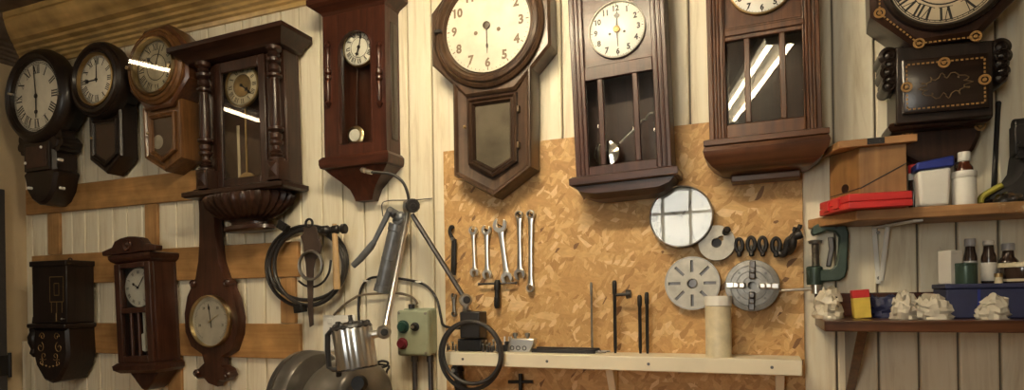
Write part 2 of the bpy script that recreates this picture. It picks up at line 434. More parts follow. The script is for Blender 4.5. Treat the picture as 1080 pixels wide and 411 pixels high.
def osb_mat():
    m, nt, b = newmat('osb')
    prev = None; hs = None
    base = noise(nt, coords(nt, (1,1,1)), 60, 4)
    r0 = ramp(nt, [(.3, (.50,.29,.11)), (.7, (.58,.35,.145))]); nt.links.new(base, r0.inputs['Fac']); prev = r0.outputs['Color']
    for k, (sx, sz, ang, thr) in enumerate([(15, 44, .35, .50), (18, 50, -.75, .55), (14, 40, 1.15, .55), (20, 60, 2.2, .6), (13, 38, -.15, .62), (34, 90, .9, .66)]):
        v = coords(nt, (sx, 1, sz), (0, 0, 0))
        # rotate first, then stretch
        mp = v.node; tc_link = mp.inputs['Vector'].links[0].from_socket
        rot = nd(nt, 'ShaderNodeMapping'); rot.inputs['Rotation'].default_value = (0, ang, 0); rot.inputs['Location'].default_value = (k*3.1, 0, k*1.7)
        nt.links.new(tc_link, rot.inputs['Vector'])
        wn = nd(nt, 'ShaderNodeTexNoise'); wn.inputs['Scale'].default_value = 18; nt.links.new(tc_link, wn.inputs['Vector'])
        off = nd(nt, 'ShaderNodeVectorMath', operation='MULTIPLY_ADD'); nt.links.new(wn.outputs['Color'], off.inputs[0]); off.inputs[1].default_value = (.02, 0, .02); nt.links.new(rot.outputs['Vector'], off.inputs[2])
        nt.links.new(off.outputs[0], mp.inputs['Vector'])
        vo = nd(nt, 'ShaderNodeTexVoronoi'); vo.inputs['Scale'].default_value = 1.0; vo.inputs['Randomness'].default_value = 1.0
        nt.links.new(v, vo.inputs['Vector'])
        sp = nd(nt, 'ShaderNodeSeparateColor'); nt.links.new(vo.outputs['Color'], sp.inputs[0])
        rc = ramp(nt, [(0, (.40,.215,.078)), (.2, (.50,.29,.112)), (.6, (.57,.345,.14)), (.85, (.65,.42,.19)), (1, (.76,.55,.31))]); nt.links.new(sp.outputs[1], rc.inputs['Fac'])
        gr = noise(nt, v, 3.0, 3); rg = ramp(nt, [(.3, (.86,.84,.80)), (.7, (1.08,1.07,1.05))]); nt.links.new(gr, rg.inputs['Fac'])
        cc = mix(nt, rc.outputs['Color'], rg.outputs['Color'], 1.0, 'MULTIPLY')
        gt = nd(nt, 'ShaderNodeMath', operation='GREATER_THAN'); nt.links.new(sp.outputs[0], gt.inputs[0]); gt.inputs[1].default_value = thr
        prev = mix(nt, prev, cc, gt.outputs[0])
        dk = nd(nt, 'ShaderNodeMath', operation='GREATER_THAN'); nt.links.new(sp.outputs[2], dk.inputs[0]); dk.inputs[1].default_value = (.985 if k == 5 else 1.1)
        prev = mix(nt, prev, (.20,.10,.04), dk.outputs[0])
        hs = sp.outputs[1]
    nt.links.new(prev, b.inputs['Base Color']); b.inputs['Roughness'].default_value = .62
    bump(nt, b, hs, .25, .0015)
osb_mat()

# ================================================================ the room
XL, XR, YF, ZC = -3.46, 1.55, -4.5, 2.84
mb = MB(); x = XL-.05
while x < XR+.05:
    w = .092+rnd.random()*.018; j = rnd.uniform(-.0025, .0)
    mb.box(x+.0028, x+w-.0028, .0+0, .03, 0, ZC+.02)
    x += w
mb.box(XL-.1, XR+.1, .012, .06, 0, ZC+.02, 1)
struct(mb.build('wall_back', ['plank_paint', 'cable_brown'], bevel=.004))
mb = MB(); mb.box(XL-.1, XL, YF, .06, 0, ZC+.02); struct(mb.build('wall_left', 'left_paint'))
mb = MB(); mb.box(XR, XR+.1, YF, .06, 0, ZC+.02); struct(mb.build('wall_right', 'room_paint'))
mb = MB(); mb.box(XL-.1, XR+.1, YF-.1, .06, -.1, 0); struct(mb.build('floor', 'floor_paint'))
mb = MB(); mb.box(XL-.1, XR+.1, YF-.1, .06, ZC, ZC+.1); struct(mb.build('ceiling', 'ceiling_paint'))
wx0, wx1, wz0, wz1 = -1.18, -.36, 1.25, 2.58
mb = MB()
mb.box(XL-.1, wx0, YF-.1, YF, 0, ZC); mb.box(wx1, XR+.1, YF-.1, YF, 0, ZC); mb.box(wx0, wx1, YF-.1, YF, 0, wz0); mb.box(wx0, wx1, YF-.1, YF, wz1, ZC)
struct(mb.build('wall_front', 'room_paint'))
mb = MB()
for a, b_ in ((wx0, wx0+.06), (wx1-.06, wx1)): mb.box(a, b_, YF-.09, YF+.02, wz0, wz1)
for a, b_ in ((wz0, wz0+.06), (wz1-.06, wz1)): mb.box(wx0+.06, wx1-.06, YF-.09, YF+.02, a, b_)
for k in (1, 2): xx = wx0+(wx1-wx0)*k/3; mb.box(xx-.013, xx+.013, YF-.07, YF, wz0+.06, wz1-.06)
mb.box(wx0+.06, wx1-.06, YF-.068, YF-.002, 2.28, 2.305)
wf = struct(mb.build('window_1', 'white_plastic'))
mb = MB(); mb.box(wx0+.05, wx1-.05, YF-.05, YF-.045, wz0+.05, wz1-.05); mb.build('pane', 'glass', wf)

# cornice
cp = [(.0, 2.675), (.012, 2.675), (.016, 2.69), (.03, 2.694), (.034, 2.704), (.05, 2.708), (.056, 2.718), (.075, 2.722), (.082, 2.73), (.105, 2.736), (.112, 2.745),
      (.14, 2.752), (.15, 2.762), (.165, 2.768), (.185, 2.785), (.2, 2.80), (.205, 2.812), (.215, 2.815), (.215, ZC), (.0, ZC)]
mb = MB(); mb.loft([[(XL+d, -d, z) for d, z in cp], [(XR, -d, z) for d, z in cp]]); struct(mb.build('trim_1', 'cornice_paint', angle=25))
mb = MB(); mb.loft([[(XL+d, -d, z) for d, z in cp], [(XL+d, YF, z) for d, z in cp]]); struct(mb.build('trim_2', 'ceiling_paint', angle=25))
# pale narrow strip in the left corner, and the dark door edge on the left wall
mb = MB(); mb.box(XL+.002, XL+.022, -.03, -.001, 0, 1.3); struct(mb.build('trim_3', 'plank_paint', bevel=.003))
a0 = CAM+ray(4, 380)*((XL-CAM.x)/ray(4, 380).x); a1 = CAM+ray(-2, 215)*((XL-CAM.x)/ray(-2, 215).x)
mb = MB(); yd = a0.y
mb.box(XL, XL+.03, yd-.85, yd, 0, 2.05); dr = struct(mb.build('door_1', 'door_dark', bevel=.004))
for zz in (1.14, .3):
    mb = MB(); mb.box(XL+.028, XL+.036, yd-.05, yd+.012, zz, zz+.1); mb.cyl((XL+.036, yd+.006, zz-.01), (XL+.036, yd+.006, zz+.11), .008); mb.build('hinge', 'iron_black', dr)

# ceiling strip lights
def strip(x, y, L, along, twin, mat, label, z=ZC, turn=0):
    t = thing('ceiling_light', label, 'light', (x, y, z))
    t.rotation_euler = (0, 0, PI/2 if along == 'x' else R(turn))
    mb = MB(); mb.prismx([(0,0),(0,0)], 0, 0) if False else None
    wd = .085 if twin else .05
    mb.box(-wd, wd, -L/2, L/2, -.05, 0)
    for e in (-1, 1): mb.box(-wd, wd, e*L/2-.012, e*L/2+.012, -.10, -.0)
    mb.build('housing', 'white_plastic', t, bevel=.006)
    for xx in ((-.052, .052) if twin else (0,)):
        mb = MB(); mb.cyl((xx, -L/2+.012, -.078), (xx, L/2-.012, -.078), .0135); mb.build('tube', mat, t)
strip(-.04, -2.35, 1.5, 'y', True, 'tube_light', 'twin tube ceiling light running away from the clock wall above the viewpoint', turn=-13)
strip(-.75, -1.15, .8, 'x', True, 'tube_bright', 'twin tube ceiling light running along the clock wall over the bench')
strip(-3.3, -1.4, 1.0, 'y', False, 'tube_dim', 'short single tube ceiling light near the dark left end of the room')

# chipboard, pine rails and battens
OD = .014
p0, p1 = W(467, 154, OD), W(847, 330, OD)
mb = MB(); mb.box(W(468.5, 240, OD).x, W(847, 240, OD).x, -OD, -.0005, .9303, W(650, 139.5, OD).z)
tag(mb.build('chipboard_panel', 'osb', bevel=.001), 'golden chipboard panel behind the spanners and lathe plates', 'board')
RD = .02
def rail(x0, x1, z0, z1, label, name='mounting_rail', mat='pine', d0=.0006, d1=RD, bv=.003):
    mb = MB(); mb.box(x0, x1, -d1, -d0, z0, z1); o = mb.build(name, mat, bevel=bv)
    return tag(o, label, 'rail')
rail(-3.43, W(208, 200, RD).x, 1.934, 2.062, 'uppermost pine rail under the three drop clocks at left')
rail(-3.39, W(314, 275, RD).x, 1.583, 1.727, 'middle pine rail behind the small long-case barometer, its right end by the belts')
rail(-2.99, W(316, 360, RD).x, 1.250, 1.393, 'lowest pine rail ending beside the white wall socket')
def batten(pxa, pya, z0, z1, w, label):
    x = W(pxa, pya, .01).x; return rail(x, x+w, z0, z1, label, 'mounting_batten', 'pine_z', .0006, .016, .002)
batten(51.5, 245, 1.729, 1.932, .085, 'short pine batten between the upper two rails, above the black carved clock')
batten(154, 245, 1.729, 1.932, .075, 'short pine batten between the upper two rails, above the clock with a silvery dial')
batten(296.5, 300, 1.395, 1.581, .075, 'short pine batten between the lower two rails, below the coiled belts')
batten(178, 395, .9303, 1.248, .08, 'short pine batten under the lowest rail, below the clock with a silvery dial')
for nm, x, z in (('a', 0, 0),): pass
# ================================================================ the clocks
B1 = -.0215   # back plane of things hung over the rails
B2 = -.0005   # straight on the planks
B3 = -.0150   # over the chipboard

# ---- 1 far-left dark drop dial clock
F = Fr(39, 100, 0.0); d = .16
t = F.thing('drop_dial_clock', 'dark drop dial clock with white Roman face at six, farthest left by the corner', 'clock')
cx, cz = F.l(37, 101, .142); r = .165; ro = .226
mb = MB(); mb.lathe_y(cx, cz, [(ro*.82, B1), (ro*.82, -.085), (ro*.985, -.09), (ro, -d*.72), (ro*.97, -d*.85), (ro*.90, -d*.97), (ro*.84, -d), (ro*.80, -d*.96), (ro*.745, -d*.88), (ro*.72, -d*.80)], 64, 0, True, True)
mb.build('dial_surround', 'wood_black', t)
dl = make_dial(t, cx, cz, r, -d*.84, 'paper', 'ink', nh=.24)
mb = MB(); mb.lathe_y(cx, cz, [(r*1.0, -d*.85), (r*1.03, -d*.93), (r*1.07, -d*.93), (r*1.08, -d*.84)], 56); mb.build('bezel', 'wood_black', t)
make_hand(dl, cx, cz, -d*.87, -6, r*.86, .006, style='plain', name='minute_hand'); make_hand(dl, cx, cz, -d*.865, 181, r*.62, .012, style='ring', name='hour_hand')
half = [(0, -.215), (.075, -.19), (.115, -.185), (.145, -.215), (.132, -.25), (.105, -.262), (.105, -.345), (.122, -.36), (.11, -.385), (.095, -.44), (.06, -.485), (.02, -.505)]
out = [(cx+x, cz+z) for x, z in half]+[(cx-x, cz+z) for x, z in half[::-1] if x]
mb = MB(); mb.loft([[(x, B1, z) for x, z in out], [(x, -.115, z) for x, z in out], [(x, -.13, z) for x, z in inset(out, .012)]]); mb.build('case', 'wood_black', t)
mb = MB(); mb.box(cx-.09, cx+.09, -.14, -.128, cz-.35, cz-.22); mb.box(cx-.075, cx+.075, -.143, -.139, cz-.335, cz-.235, 1); mb.build('drop_door', ['wood_black', 'interior'], t, bevel=.003)
for sx in (-1, 1):
    mb = MB()
    for k, (a, b_, rr) in enumerate(((.125, -.19, .03), (.14, -.225, .022), (.125, -.25, .016))): mb.cyl((cx+sx*a, -.125, cz+b_), (cx+sx*a, -.06, cz+b_), rr)
    mb.build('carved_ear', 'wood_black', t)
mb = MB()
for x, z in [F.l(*p, .145) for p in ((43, 155), (61.5, 168), (63.5, 198), (26.5, 172), (30, 198))]: mb.lathe_y(x, z, [(.007, -.126), (.007, -.146), (.004, -.149)], 12, 0, False, True)
mb.build('pearl_inlay', 'enamel', t)
for sx, px in ((-1, 10), (1, 62.5)):
    x, z = F.l(px, 99, d); mb = MB(); mb.cyl((x, -d*.9, z), (x, -d*1.04, z), .006); mb.build('screw_head', 'steel', t)

# ---- 2 black round clock with pointed drop box
F = Fr(103, 84, 0.0); d = .15
t = F.thing('drop_dial_clock', 'black round clock with pointed drop box, second from the left, hands at nine', 'clock')
cx, cz = F.l(102, 84, .133); ro = .172; r = .107
mb = MB(); mb.lathe_y(cx, cz, [(ro*.82, B1), (ro*.82, -.085), (ro*.98, -.09), (ro, -d*.8), (ro*.95, -d*.93), (ro*.9, -d*.9), (ro*.86, -d), (ro*.78, -d*1.02), (ro*.74, -d*.94), (ro*.70, -d*.93), (ro*.655, -d*.86)], 64, 0, True, True)
mb.build('dial_surround', 'wood_black', t)
dl = make_dial(t, cx, cz, r, -d*.88, 'paper', 'ink', nh=.25)
mb = MB(); mb.lathe_y(cx, cz, [(r*1.0, -d*.87), (r*1.03, -d*.98), (r*1.1, -d*.97), (r*1.11, -d*.9)], 56); mb.build('bezel', 'brass_dull', t)
make_hand(dl, cx, cz, -d*.9, 0, r*.88, .005, style='plain', name='minute_hand'); make_hand(dl, cx, cz, -d*.905, 268, r*.72, .008, style='spade', name='hour_hand')
pl = F.poly([(93.5, 110), (127, 108), (128.5, 164), (112.5, 183), (95, 169)], .10)
mb = MB(); mb.loft([[(x, y, z) for x, z in inset(pl, tt)] for tt, y in ((0, B1), (0, -.095), (.006, -.103), (.018, -.103), (.024, -.096))]); mb.build('case', 'wood_black', t)
dp = F.poly([(98, 128), (124, 125), (124.5, 162), (112, 175), (98.5, 165)], .105)
mb = MB(); mb.mould(dp, [(0, -.092), (0, -.112), (.006, -.115), (.012, -.108), (.017, -.108), (.020, -.1)]); mb.build('drop_door', 'wood_black', t)
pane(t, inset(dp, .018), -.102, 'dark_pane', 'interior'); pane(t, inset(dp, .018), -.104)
mb = MB(); x, z = F.l(98, 146, .11); mb.sph((x, -.118, z), .006); mb.build('knob', 'brass_dull', t)

# ---- 3 honey octagon clock with streak on its glass
F = Fr(162, 70, -2.0); d = .15
t = F.thing('octagon_drop_clock', 'honey brown octagonal drop clock with brass bezel and light streak on its glass', 'clock')
cx, cz = F.l(162.5, 70, d); ap = .172
oc = octagon(cx, cz, ap)
mb = MB(); mb.loft([[(x, y, z) for x, z in inset(oc, tt)] for tt, y in ((.006, B1), (0, -.10), (0, -.13), (.010, -.138))], True, True); mb.build('octagon_frame', 'wood_oak', t)
ri = .112
mb = MB(); mb.lathe_y(cx, cz, [(ap*.93, -.136), (ap*.92, -.148), (ap*.87, -.156), (ap*.84, -.150), (ap*.82, -.156), (ap*.77, -.160), (ap*.72, -.149), (ri*.99, -.140)], 64); mb.build('turned_ring', 'wood_honey', t)
dl = make_dial(t, cx, cz, ri, -.139, 'paper_aged', 'ink', nh=.24, inner=.5)
mb = MB(); mb.lathe_y(cx, cz, [(ri*.98, -.142), (ri*1.0, -.163), (ri*1.06, -.166), (ri*1.10, -.155)], 56); bz = mb.build('bezel', 'brass', t)
make_hand(dl, cx, cz, -.144, 22, ri*.85, .005, style='plain', name='minute_hand'); make_hand(dl, cx, cz, -.145, -45, ri*.6, .008, name='hour_hand')
gl = pane(bz, circ(0, 0, ri*.99, 56), 0); gl.location = (cx, -.1655, cz); gl.rotation_euler = (R(6), 0, R(7.8))
for px, py in ((136.5, 72.5), (180.5, 70)):
    x, z = F.l(px, py, .16); mb = MB(); mb.cyl((x, -.15, z), (x, -.175, z), .007); mb.build('bezel_catch', 'brass', t)
bp_ = F.poly([(149.5, 113), (190, 103), (192, 166), (173, 180.5), (152, 167)], .12)
mb = MB(); mb.loft([[(x, y, z) for x, z in inset(bp_, tt)] for tt, y in ((0, B1), (0, -.11), (.005, -.12), (.014, -.12), (.02, -.112))]); mb.build('case', 'wood_honey', t)
dp = F.poly([(156, 122), (184, 116.5), (185, 158), (170.5, 171), (158, 162)], .125)
mb = MB(); mb.mould(dp, [(0, -.11), (0, -.126), (.005, -.130), (.012, -.124), (.016, -.126), (.02, -.115)]); mb.build('drop_door', 'wood_honey', t)
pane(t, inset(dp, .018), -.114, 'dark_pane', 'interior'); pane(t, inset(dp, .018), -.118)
x, z = F.l(156.5, 141, .13); mb = MB(); mb.sph((x, -.134, z), .006); mb.build('knob', 'brass', t)
mb = MB(); mb.lathe_y(*F.l(168, 150, .11), [(.03, -.1145), (.03, -.1165), (.0005, -.1168)], 24, 0, False, True); mb.build('bob_or_glint', 'steel_pale', t)  # no bob here: pale disc paints a white reflection in the drop glass

# generic case for glazed box clocks -----------------------------------------
def glazed_case(t, x0, x1, z0, z1, yb, yf, mat, matx, th=.018, inner='interior'):
    mb = MB()
    mb.box(x0, x1, yb-.012, yb, z0, z1, 1)
    mb.box(x0, x0+th, yf, yb-.012, z0, z1); mb.box(x1-th, x1, yf, yb-.012, z0, z1)
    mb.box(x0+th, x1-th, yf, yb-.012, z0, z0+th); mb.box(x0+th, x1-th, yf, yb-.012, z1-th, z1)
    return mb.build('case', [mat, inner], t, bevel=.002)
def slab(t, name, x0, x1, yf, yb, prof, mat):
    """moulded slab: prof list of (overhang, z), overhang grows to left, right and front"""
    mb = MB(); mb.loft([[(x0-o, yb, z), (x1+o, yb, z), (x1+o, yf-o, z), (x0-o, yf-o, z)] for o, z in prof]); return mb.build(name, mat, t, angle=25)
COLP = [(1.25,0),(1.25,.02),(.8,.03),(1.1,.05),(.75,.065),(.95,.08),(.6,.10),(.62,.13),(1.0,.15),(1.05,.17),(.7,.185),(.9,.2),(.95,.235),(.62,.25),(1.2,.27),(1.2,.29),(.75,.30),
        (.85,.33),(.8,.62),(.72,.72),(1.15,.735),(1.15,.755),(.7,.77),(1.0,.79),(.9,.83),(.6,.85),(1.05,.87),(1.1,.895),(.7,.91),(.95,.93),(.75,.95),(1.2,.97),(1.2,1)]
def column(t, x, y, z0, z1, r, mat, name='column', prof=COLP):
    mb = MB(); mb.lathe_z(x, y, [(rr*r, z0+(z1-z0)*f) for rr, f in prof], 20); return mb.build(name, mat, t, angle=30)

# ---- 4 dark regulator with turned columns
F = Fr(252, 120, -1.2); d = .15
t = F.thing('column_wall_clock', 'dark wall clock with overhanging top, turned columns and small brassy dial', 'clock')
x0, zt = F.l(203, 52, .12); x1, zb = F.l(301, 193, .12)
zt = F.l(250, 29.5, .2)[1]-.06; zb = F.l(252, 197, .12)[1]
glazed_case(t, x0+.02, x1-.0, zb, zt, B1, -.10, 'wood_dark', 'wood_dark_x', inner='interior')
xa, za = F.l(192, 41.5, .2); xb, zb2 = F.l(290, 23, .2)
slab(t, 'cornice', x0+.01, x1, -.125, B1, [(.0, zt-.012), (.02, zt-.005), (.03, zt+.01), (.062, zt+.03), (.070, zt+.034), (.070, zt+.052), (.055, zt+.06)], 'wood_dark_x')
slab(t, 'base_shelf', x0+.01, x1-.01, -.13, B1, [(.03, zb-.03), (.04, zb-.024), (.04, zb-.008), (.02, zb)], 'wood_dark_x')
xm = (x0+x1)/2+.005
# door with arched glass, dial behind
dx0, dx1 = F.l(228, 120, .11)[0], F.l(281, 120, .11)[0]
dz0, dz1 = zb+.004, zt-.014
mb = MB(); st = .034
mb.box(dx0, dx0+st, -.115, -.10, dz0, dz1); mb.box(dx1-st, dx1, -.115, -.10, dz0, dz1); mb.box(dx0+st, dx1-st, -.115, -.10, dz0, dz0+.035); mb.box(dx0+st, dx1-st, -.115, -.10, dz1-.045, dz1)
mb.build('door_frame', 'wood_dark', t, bevel=.004)
for a, b_ in ((x0+.02, dx0-.002), (dx1+.002, x1)):
    mb = MB(); mb.box(a, b_, -.108, -.1001, dz0, dz1); mb.build('front_panel', 'wood_dark', t, bevel=.002)
pane(t, rect(dx0+st, dz0+.035, dx1-st, dz1-.045), -.106)
cx, cz = F.l(254.5, 90, .09); r = F.h(254, 69, 112, .09)/2
dl = make_dial(t, cx, cz, r, -.085, 'paper_aged', 'ink', nh=.22, inner=.56, nr=.76)
mb = MB(); mb.lathe_y(cx, cz, [(r*.55, -.0862), (r*.5, -.088), (.001, -.088)], 40, 0, False, True); mb.build('dial_centre', 'brass_dull', dl)
mb = MB(); mb.lathe_y(cx, cz, [(r*.98, -.084), (r*1.0, -.092), (r*1.07, -.09), (r*1.08, -.08)], 48); mb.build('bezel', 'brass_dull', t)
make_hand(dl, cx, cz, -.09, 130, r*.8, .005, style='spade', name='minute_hand'); make_hand(dl, cx, cz, -.091, 128, r*.5, .007, name='hour_hand')
mb = MB(); mb.box(cx-.004, cx+.004, -.075, -.071, cz-.42, cz-r*.5); mb.lathe_y(cx, cz-.40, [(.001, -.07), (.05, -.07), (.05, -.078), (.02, -.083), (.001, -.084)], 32, 0); mb.build('pendulum', 'brass_dull', t)
mb = MB(); mb.box(dx0+st, dx0+st+.012, B1-.016, B1-.0125, dz0+.04, cz-.14); mb.build('inner_strip', 'paper_dim', t)
for px in (214, 289):
    xx = F.l(px, 120, .15)[0]
    column(t, xx, -.142, zb+.075, zt-.014, .025, 'wood_dark')
    mb = MB(); mb.box(xx-.029, xx+.029, -.168, -.112, zb, zb+.078)
    q = [(xx-.02, zb+.012), (xx+.02, zb+.012), (xx+.02, zb+.066), (xx-.02, zb+.066)]
    mb.loft([[(x, -.168, z) for x, z in q], [(xx+(x-xx)*.05, -.180, zb+.039+(z-zb-.039)*.05) for x, z in q]], False, True); mb.build('column_block', 'wood_dark', t, bevel=.002)
# gadrooned bowl and foot
mb = MB(); q0 = F.l(268, 205, .1)[0]
mb.X = Matrix.Translation((xm-.0, -.08, 0)) @ Matrix.Diagonal((1.0, .55, 1, 1))
mb.lathe_z(0, 0, [(.20, zb-.031), (.21, zb-.045), (.195, zb-.075), (.15, zb-.11), (.105, zb-.13)], 120, 0, True, True, 30, .045)
mb.build('gadrooned_bowl', 'wood_dark', t, angle=60)
mb = MB(); mb.X = Matrix.Translation((xm, -.08, 0)) @ Matrix.Diagonal((1.0, .5, 1, 1))
mb.lathe_z(0, 0, [(.10, zb-.128), (.085, zb-.14), (.085, zb-.15), (.12, zb-.155), (.125, zb-.17), (.11, zb-.175)], 40); mb.build('foot', 'wood_dark_x', t)

# ---- 5 banjo barometer
F = Fr(224, 310, -1.0); d = .06
t = F.thing('barometer', 'tall dark banjo barometer with silvery round dial hung between the clocks', 'barometer')
L = [(207.5, 203), (209, 225), (209, 255), (208, 275), (205, 293), (200, 297), (200, 304), (196.5, 312), (193.5, 330), (194.5, 350), (201, 366), (212, 374), (214, 382), (208, 388), (204, 394), (207, 400), (214, 399), (219, 405)]
Rr = [(227, 408), (231, 402), (238, 402), (244, 396), (241, 389), (234, 385), (234, 377), (245, 370), (251, 352), (252, 335), (248, 315), (243, 303), (243, 297), (237, 293), (231, 275), (228, 250), (226, 225), (225, 201)]
pl = F.poly(L+Rr, d)
mb = MB(); mb.loft([[(x, y, z) for x, z in pl] for y in (B1, -d*.8)]+[[(x, -d, z) for x, z in inset(pl, .006)]]); mb.build('body', 'wood_mahogany', t, angle=40)
cx, cz = F.l(220, 338.5, .08); r = F.h(224, 310.5, 366.5, .08)/2
mb = MB(); mb.lathe_y(cx, cz, [(r*1.0, -.055), (r*1.0, -.075), (r*.98, -.083), (r*.95, -.084), (r*.93, -.078), (r*.925, -.066)], 60); bz = mb.build('bezel', 'brass', t)
dl = MB(); dl.lathe_y(cx, cz, [(r*.94, -.05), (r*.94, -.068), (.001, -.068)], 56, 0, True, True)
for k in range(-36, 37):
    a = R(k*4); l0 = .76 if k % 6 else .72; s_, c_ = math.sin(a), math.cos(a); wv = .006
    dl.quad([(cx+s_*r*l0+c_*r*wv, cz+c_*r*l0-s_*r*wv), (cx+s_*r*.83+c_*r*wv, cz+c_*r*.83-s_*r*wv), (cx+s_*r*.83-c_*r*wv, cz+c_*r*.83+s_*r*wv), (cx+s_*r*l0-c_*r*wv, cz+c_*r*l0+s_*r*wv)], -.0685, 1)
for k, s_ in enumerate(('28', '29', '30', '31')):
    a = R(-105+70*k); dl.text(s_, cx+math.sin(a)*r*.6, cz+math.cos(a)*r*.6, -.0685, r*.10, 1)
dl = dl.build('dial', ['barometer_silver', 'ink'], t)
make_hand(dl, cx, cz, -.070, -8, r*.66, .004, style='spade', name='needle', tail=.4); make_hand(dl, cx, cz, -.073, 60, r*.5, .003, 'brass', style='plain', name='set_hand', tail=.3)
dome_glass(bz, cx, cz, r*.925, -.077, .010)
for a, b_ in (((204, 299), .017), ((240, 298), .017), ((208, 393), .016), ((241, 395), .016)):
    x, z = F.l(*a, d); mb = MB(); mb.lathe_y(x, z, [(b_, -.03), (b_, -d-.006), (b_*.7, -d-.012), (b_*.5, -d-.008), (.001, -d-.012)], 24, 0, False, True); mb.build('scroll', 'wood_mahogany', t)
x, z = F.l(216.5, 202, d); mb = MB(); mb.box(x-.055, x+.055, -d-.012, B1, z-.008, z+.012); mb.prism(circ(x, z+.012, .045, 20, -PI/2, PI/2, .05), -d-.004, B1); mb.build('cap', 'wood_mahogany', t, bevel=.003)

# ---- 6 black carved clock low in the corner
F = Fr(52, 330, 0.0); d = .15
t = F.thing('carved_wall_clock', 'black carved wall clock with gilt tracery, lowest in the left corner', 'clock')
x0, z1 = F.l(33.5, 277, d); x1, z0 = F.l(70.5, 341, d)
mb = MB(); mb.box(x0, x1, -d, B1, z0, z1); mb.box(x0-.008, x1+.008, -d-.008, B1, z1-.02, z1+.006); mb.build('case', 'wood_black', t, bevel=.004)
mb = MB(); mb.box(x0-.015, x1+.015, -d-.02, B1, z0-.022, z0-.0005); mb.build('moulding', 'wood_black_x', t, bevel=.006)
xm = (x0+x1)/2; w = x1-x0; zl = F.l(52, 404, d)[1]
q = [(x0+.004, z0-.0225), (x1-.004, z0-.0225), (x1+.004, z0-.14), (x1-.015, z0-.20), (xm+.05, zl+.012), (xm, zl), (xm-.05, zl+.012), (x0+.015, z0-.20), (x0-.004, z0-.14)]
mb = MB(); mb.loft([[(x, B1, z) for x, z in q], [(x, -d*.92, z) for x, z in q], [(x, -d, z) for x, z in inset(q, .012)]]); mb.build('drop', 'wood_black', t)
for sx in (-1,):
    xx = x0-.020
    column(t, xx, -.13, z0-.16, z0+.03, .024, 'wood_black', 'carved_ear', [(.3, 0), (.9, .1), (.6, .2), (1.1, .35), (1.2, .5), (.8, .62), (.9, .7), (.45, .8), (.3, 1)])
a0, b0 = F.l(52.5, 292, d); a1, b1 = F.l(67, 318, d)
mb = MB(); y = -d-.0008
def bar(ax, az, bx, bz, w_=.004):
    mb.stroke(ax, az, bx, bz, w_, y, 0, lambda p, q_: (p, q_))
for k in (0, .03): bar(a0+k, b1+k, a0+k, b0-k); bar(a1-k, b1+k, a1-k, b0-k); bar(a0+k, b0-k, a1-k, b0-k); bar(a0+k, b1+k, a1-k, b1+k)
for xx in (a0+.01, (a0+a1)/2, a1-.01): bar(xx, b1, xx, b1-.05, .005)
mb.build('gilt_frame', 'gilt', t)
mb = MB(); xx = (a0+a1)/2; mb.cyl((xx, -d-.003, b1-.05), (xx, -d-.003, z0+.01), .0025); mb.build('pendulum_rod', 'gilt', t)
mb = MB()
for sx in (-1, 1):
    for (u, v_, rr, aa) in ((.05, -.06, .02, 0), (.065, -.11, .026, 2), (.04, -.15, .02, 4), (.06, -.18, .016, 1)):
        mb.tube([(xm+sx*(u+rr*(1-k*.065)*math.cos(aa+k*.6)), -d-.002, z0+v_+rr*(1-k*.065)*math.sin(aa+k*.6)) for k in range(13)], .0016, 6)
for k in range(5): mb.sph((xm-.05+.025*k, -d-.002, z0-.20+.004*abs(k-2)), .004)
mb.build('gilt_tracery', 'gilt', t)
x, z = F.l(68, 336, d); mb = MB(); mb.sph((x, -d-.012, z), .005); mb.cyl((x, -d, z), (x, -d-.01, z), .003); mb.build('knob', 'steel', t)
mb = MB(); x, z = F.l(74, 275, .06); mb.tube([(x+.014*math.sin(a), -.06, z+.014*math.cos(a)) for a in [k*2*PI/14 for k in range(14)]], .003, 8, closed=True); mb.build('hanging_loop', 'iron_black', t)

# ---- 7 brown clock with silvery dial
F = Fr(140, 330, -2.6); d = .155
t = F.thing('glazed_wall_clock', 'brown glazed wall clock with shiny silver dial and arched crest, low at left', 'clock')
x0, z1 = F.l(119.5, 277, d); x1, z0 = F.l(162, 381, d); z0 = F.l(142, 382.5, d)[1]; z1 = F.l(141, 276.5, d)[1]
glazed_case(t, x0, x1, z0, z1, B1, -.135, 'wood_mahogany', 'wood_mahogany', inner='interior')
xm = (x0+x1)/2; w = x1-x0; st = .034; zs = F.l(141, 327, d)[1]
mb = MB(); mb.box(x0, x0+st, -d, -.136, z0, z1); mb.box(x1-st, x1, -d, -.136, z0, z1); mb.box(x0+st, x1-st, -d, -.136, z0, z0+.03); mb.box(x0+st, x1-st, -d, -.136, z1-.022, z1); mb.box(x0+st, x1-st, -d-.002, -.136, zs-.012, zs+.012)
mb.build('door_frame', 'wood_mahogany', t, bevel=.003)
pane(t, rect(x0+st, zs+.012, x1-st, z1-.022), -.142); pane(t, rect(x0+st, z0+.03, x1-st, zs-.012), -.142)
for f in (.36, .66):
    mb = MB(); xx = x0+st+(w-2*st)*f; mb.cyl((xx, -.148, z0+.03), (xx, -.148, zs-.012), .007); mb.build('spindle', 'wood_mahogany', t)
cx, cz = F.l(144.5, 303, .13)
dr_ = rect(x0+st-.01, zs+.0, x1-st+.01, z1-.02)
mb = MB(); mb.prism(rect(x0+st-.012, zs-.01, x1-st+.012, z1-.02), -.118, -.116)
mb.build('dial_plate', 'steel_dark', t)
r = F.w(130.5, 158, 303, .13)/2
m, nt, b = newmat('spun_silver'); b.inputs['Metallic'].default_value = .35; b.inputs['Roughness'].default_value = .30; b.inputs['Base Color'].default_value = (.86, .84, .78, 1); b.inputs['Anisotropic'].default_value = .8
tn = nd(nt, 'ShaderNodeTangent'); tn.direction_type = 'RADIAL'; tn.axis = 'Y'; nt.links.new(tn.outputs[0], b.inputs['Tangent'])
mb = MB(); mb.lathe_y(0, 0, [(r*1.06, .004), (r*1.06, 0), (.001, -.0003)], 56, 0, False, True)
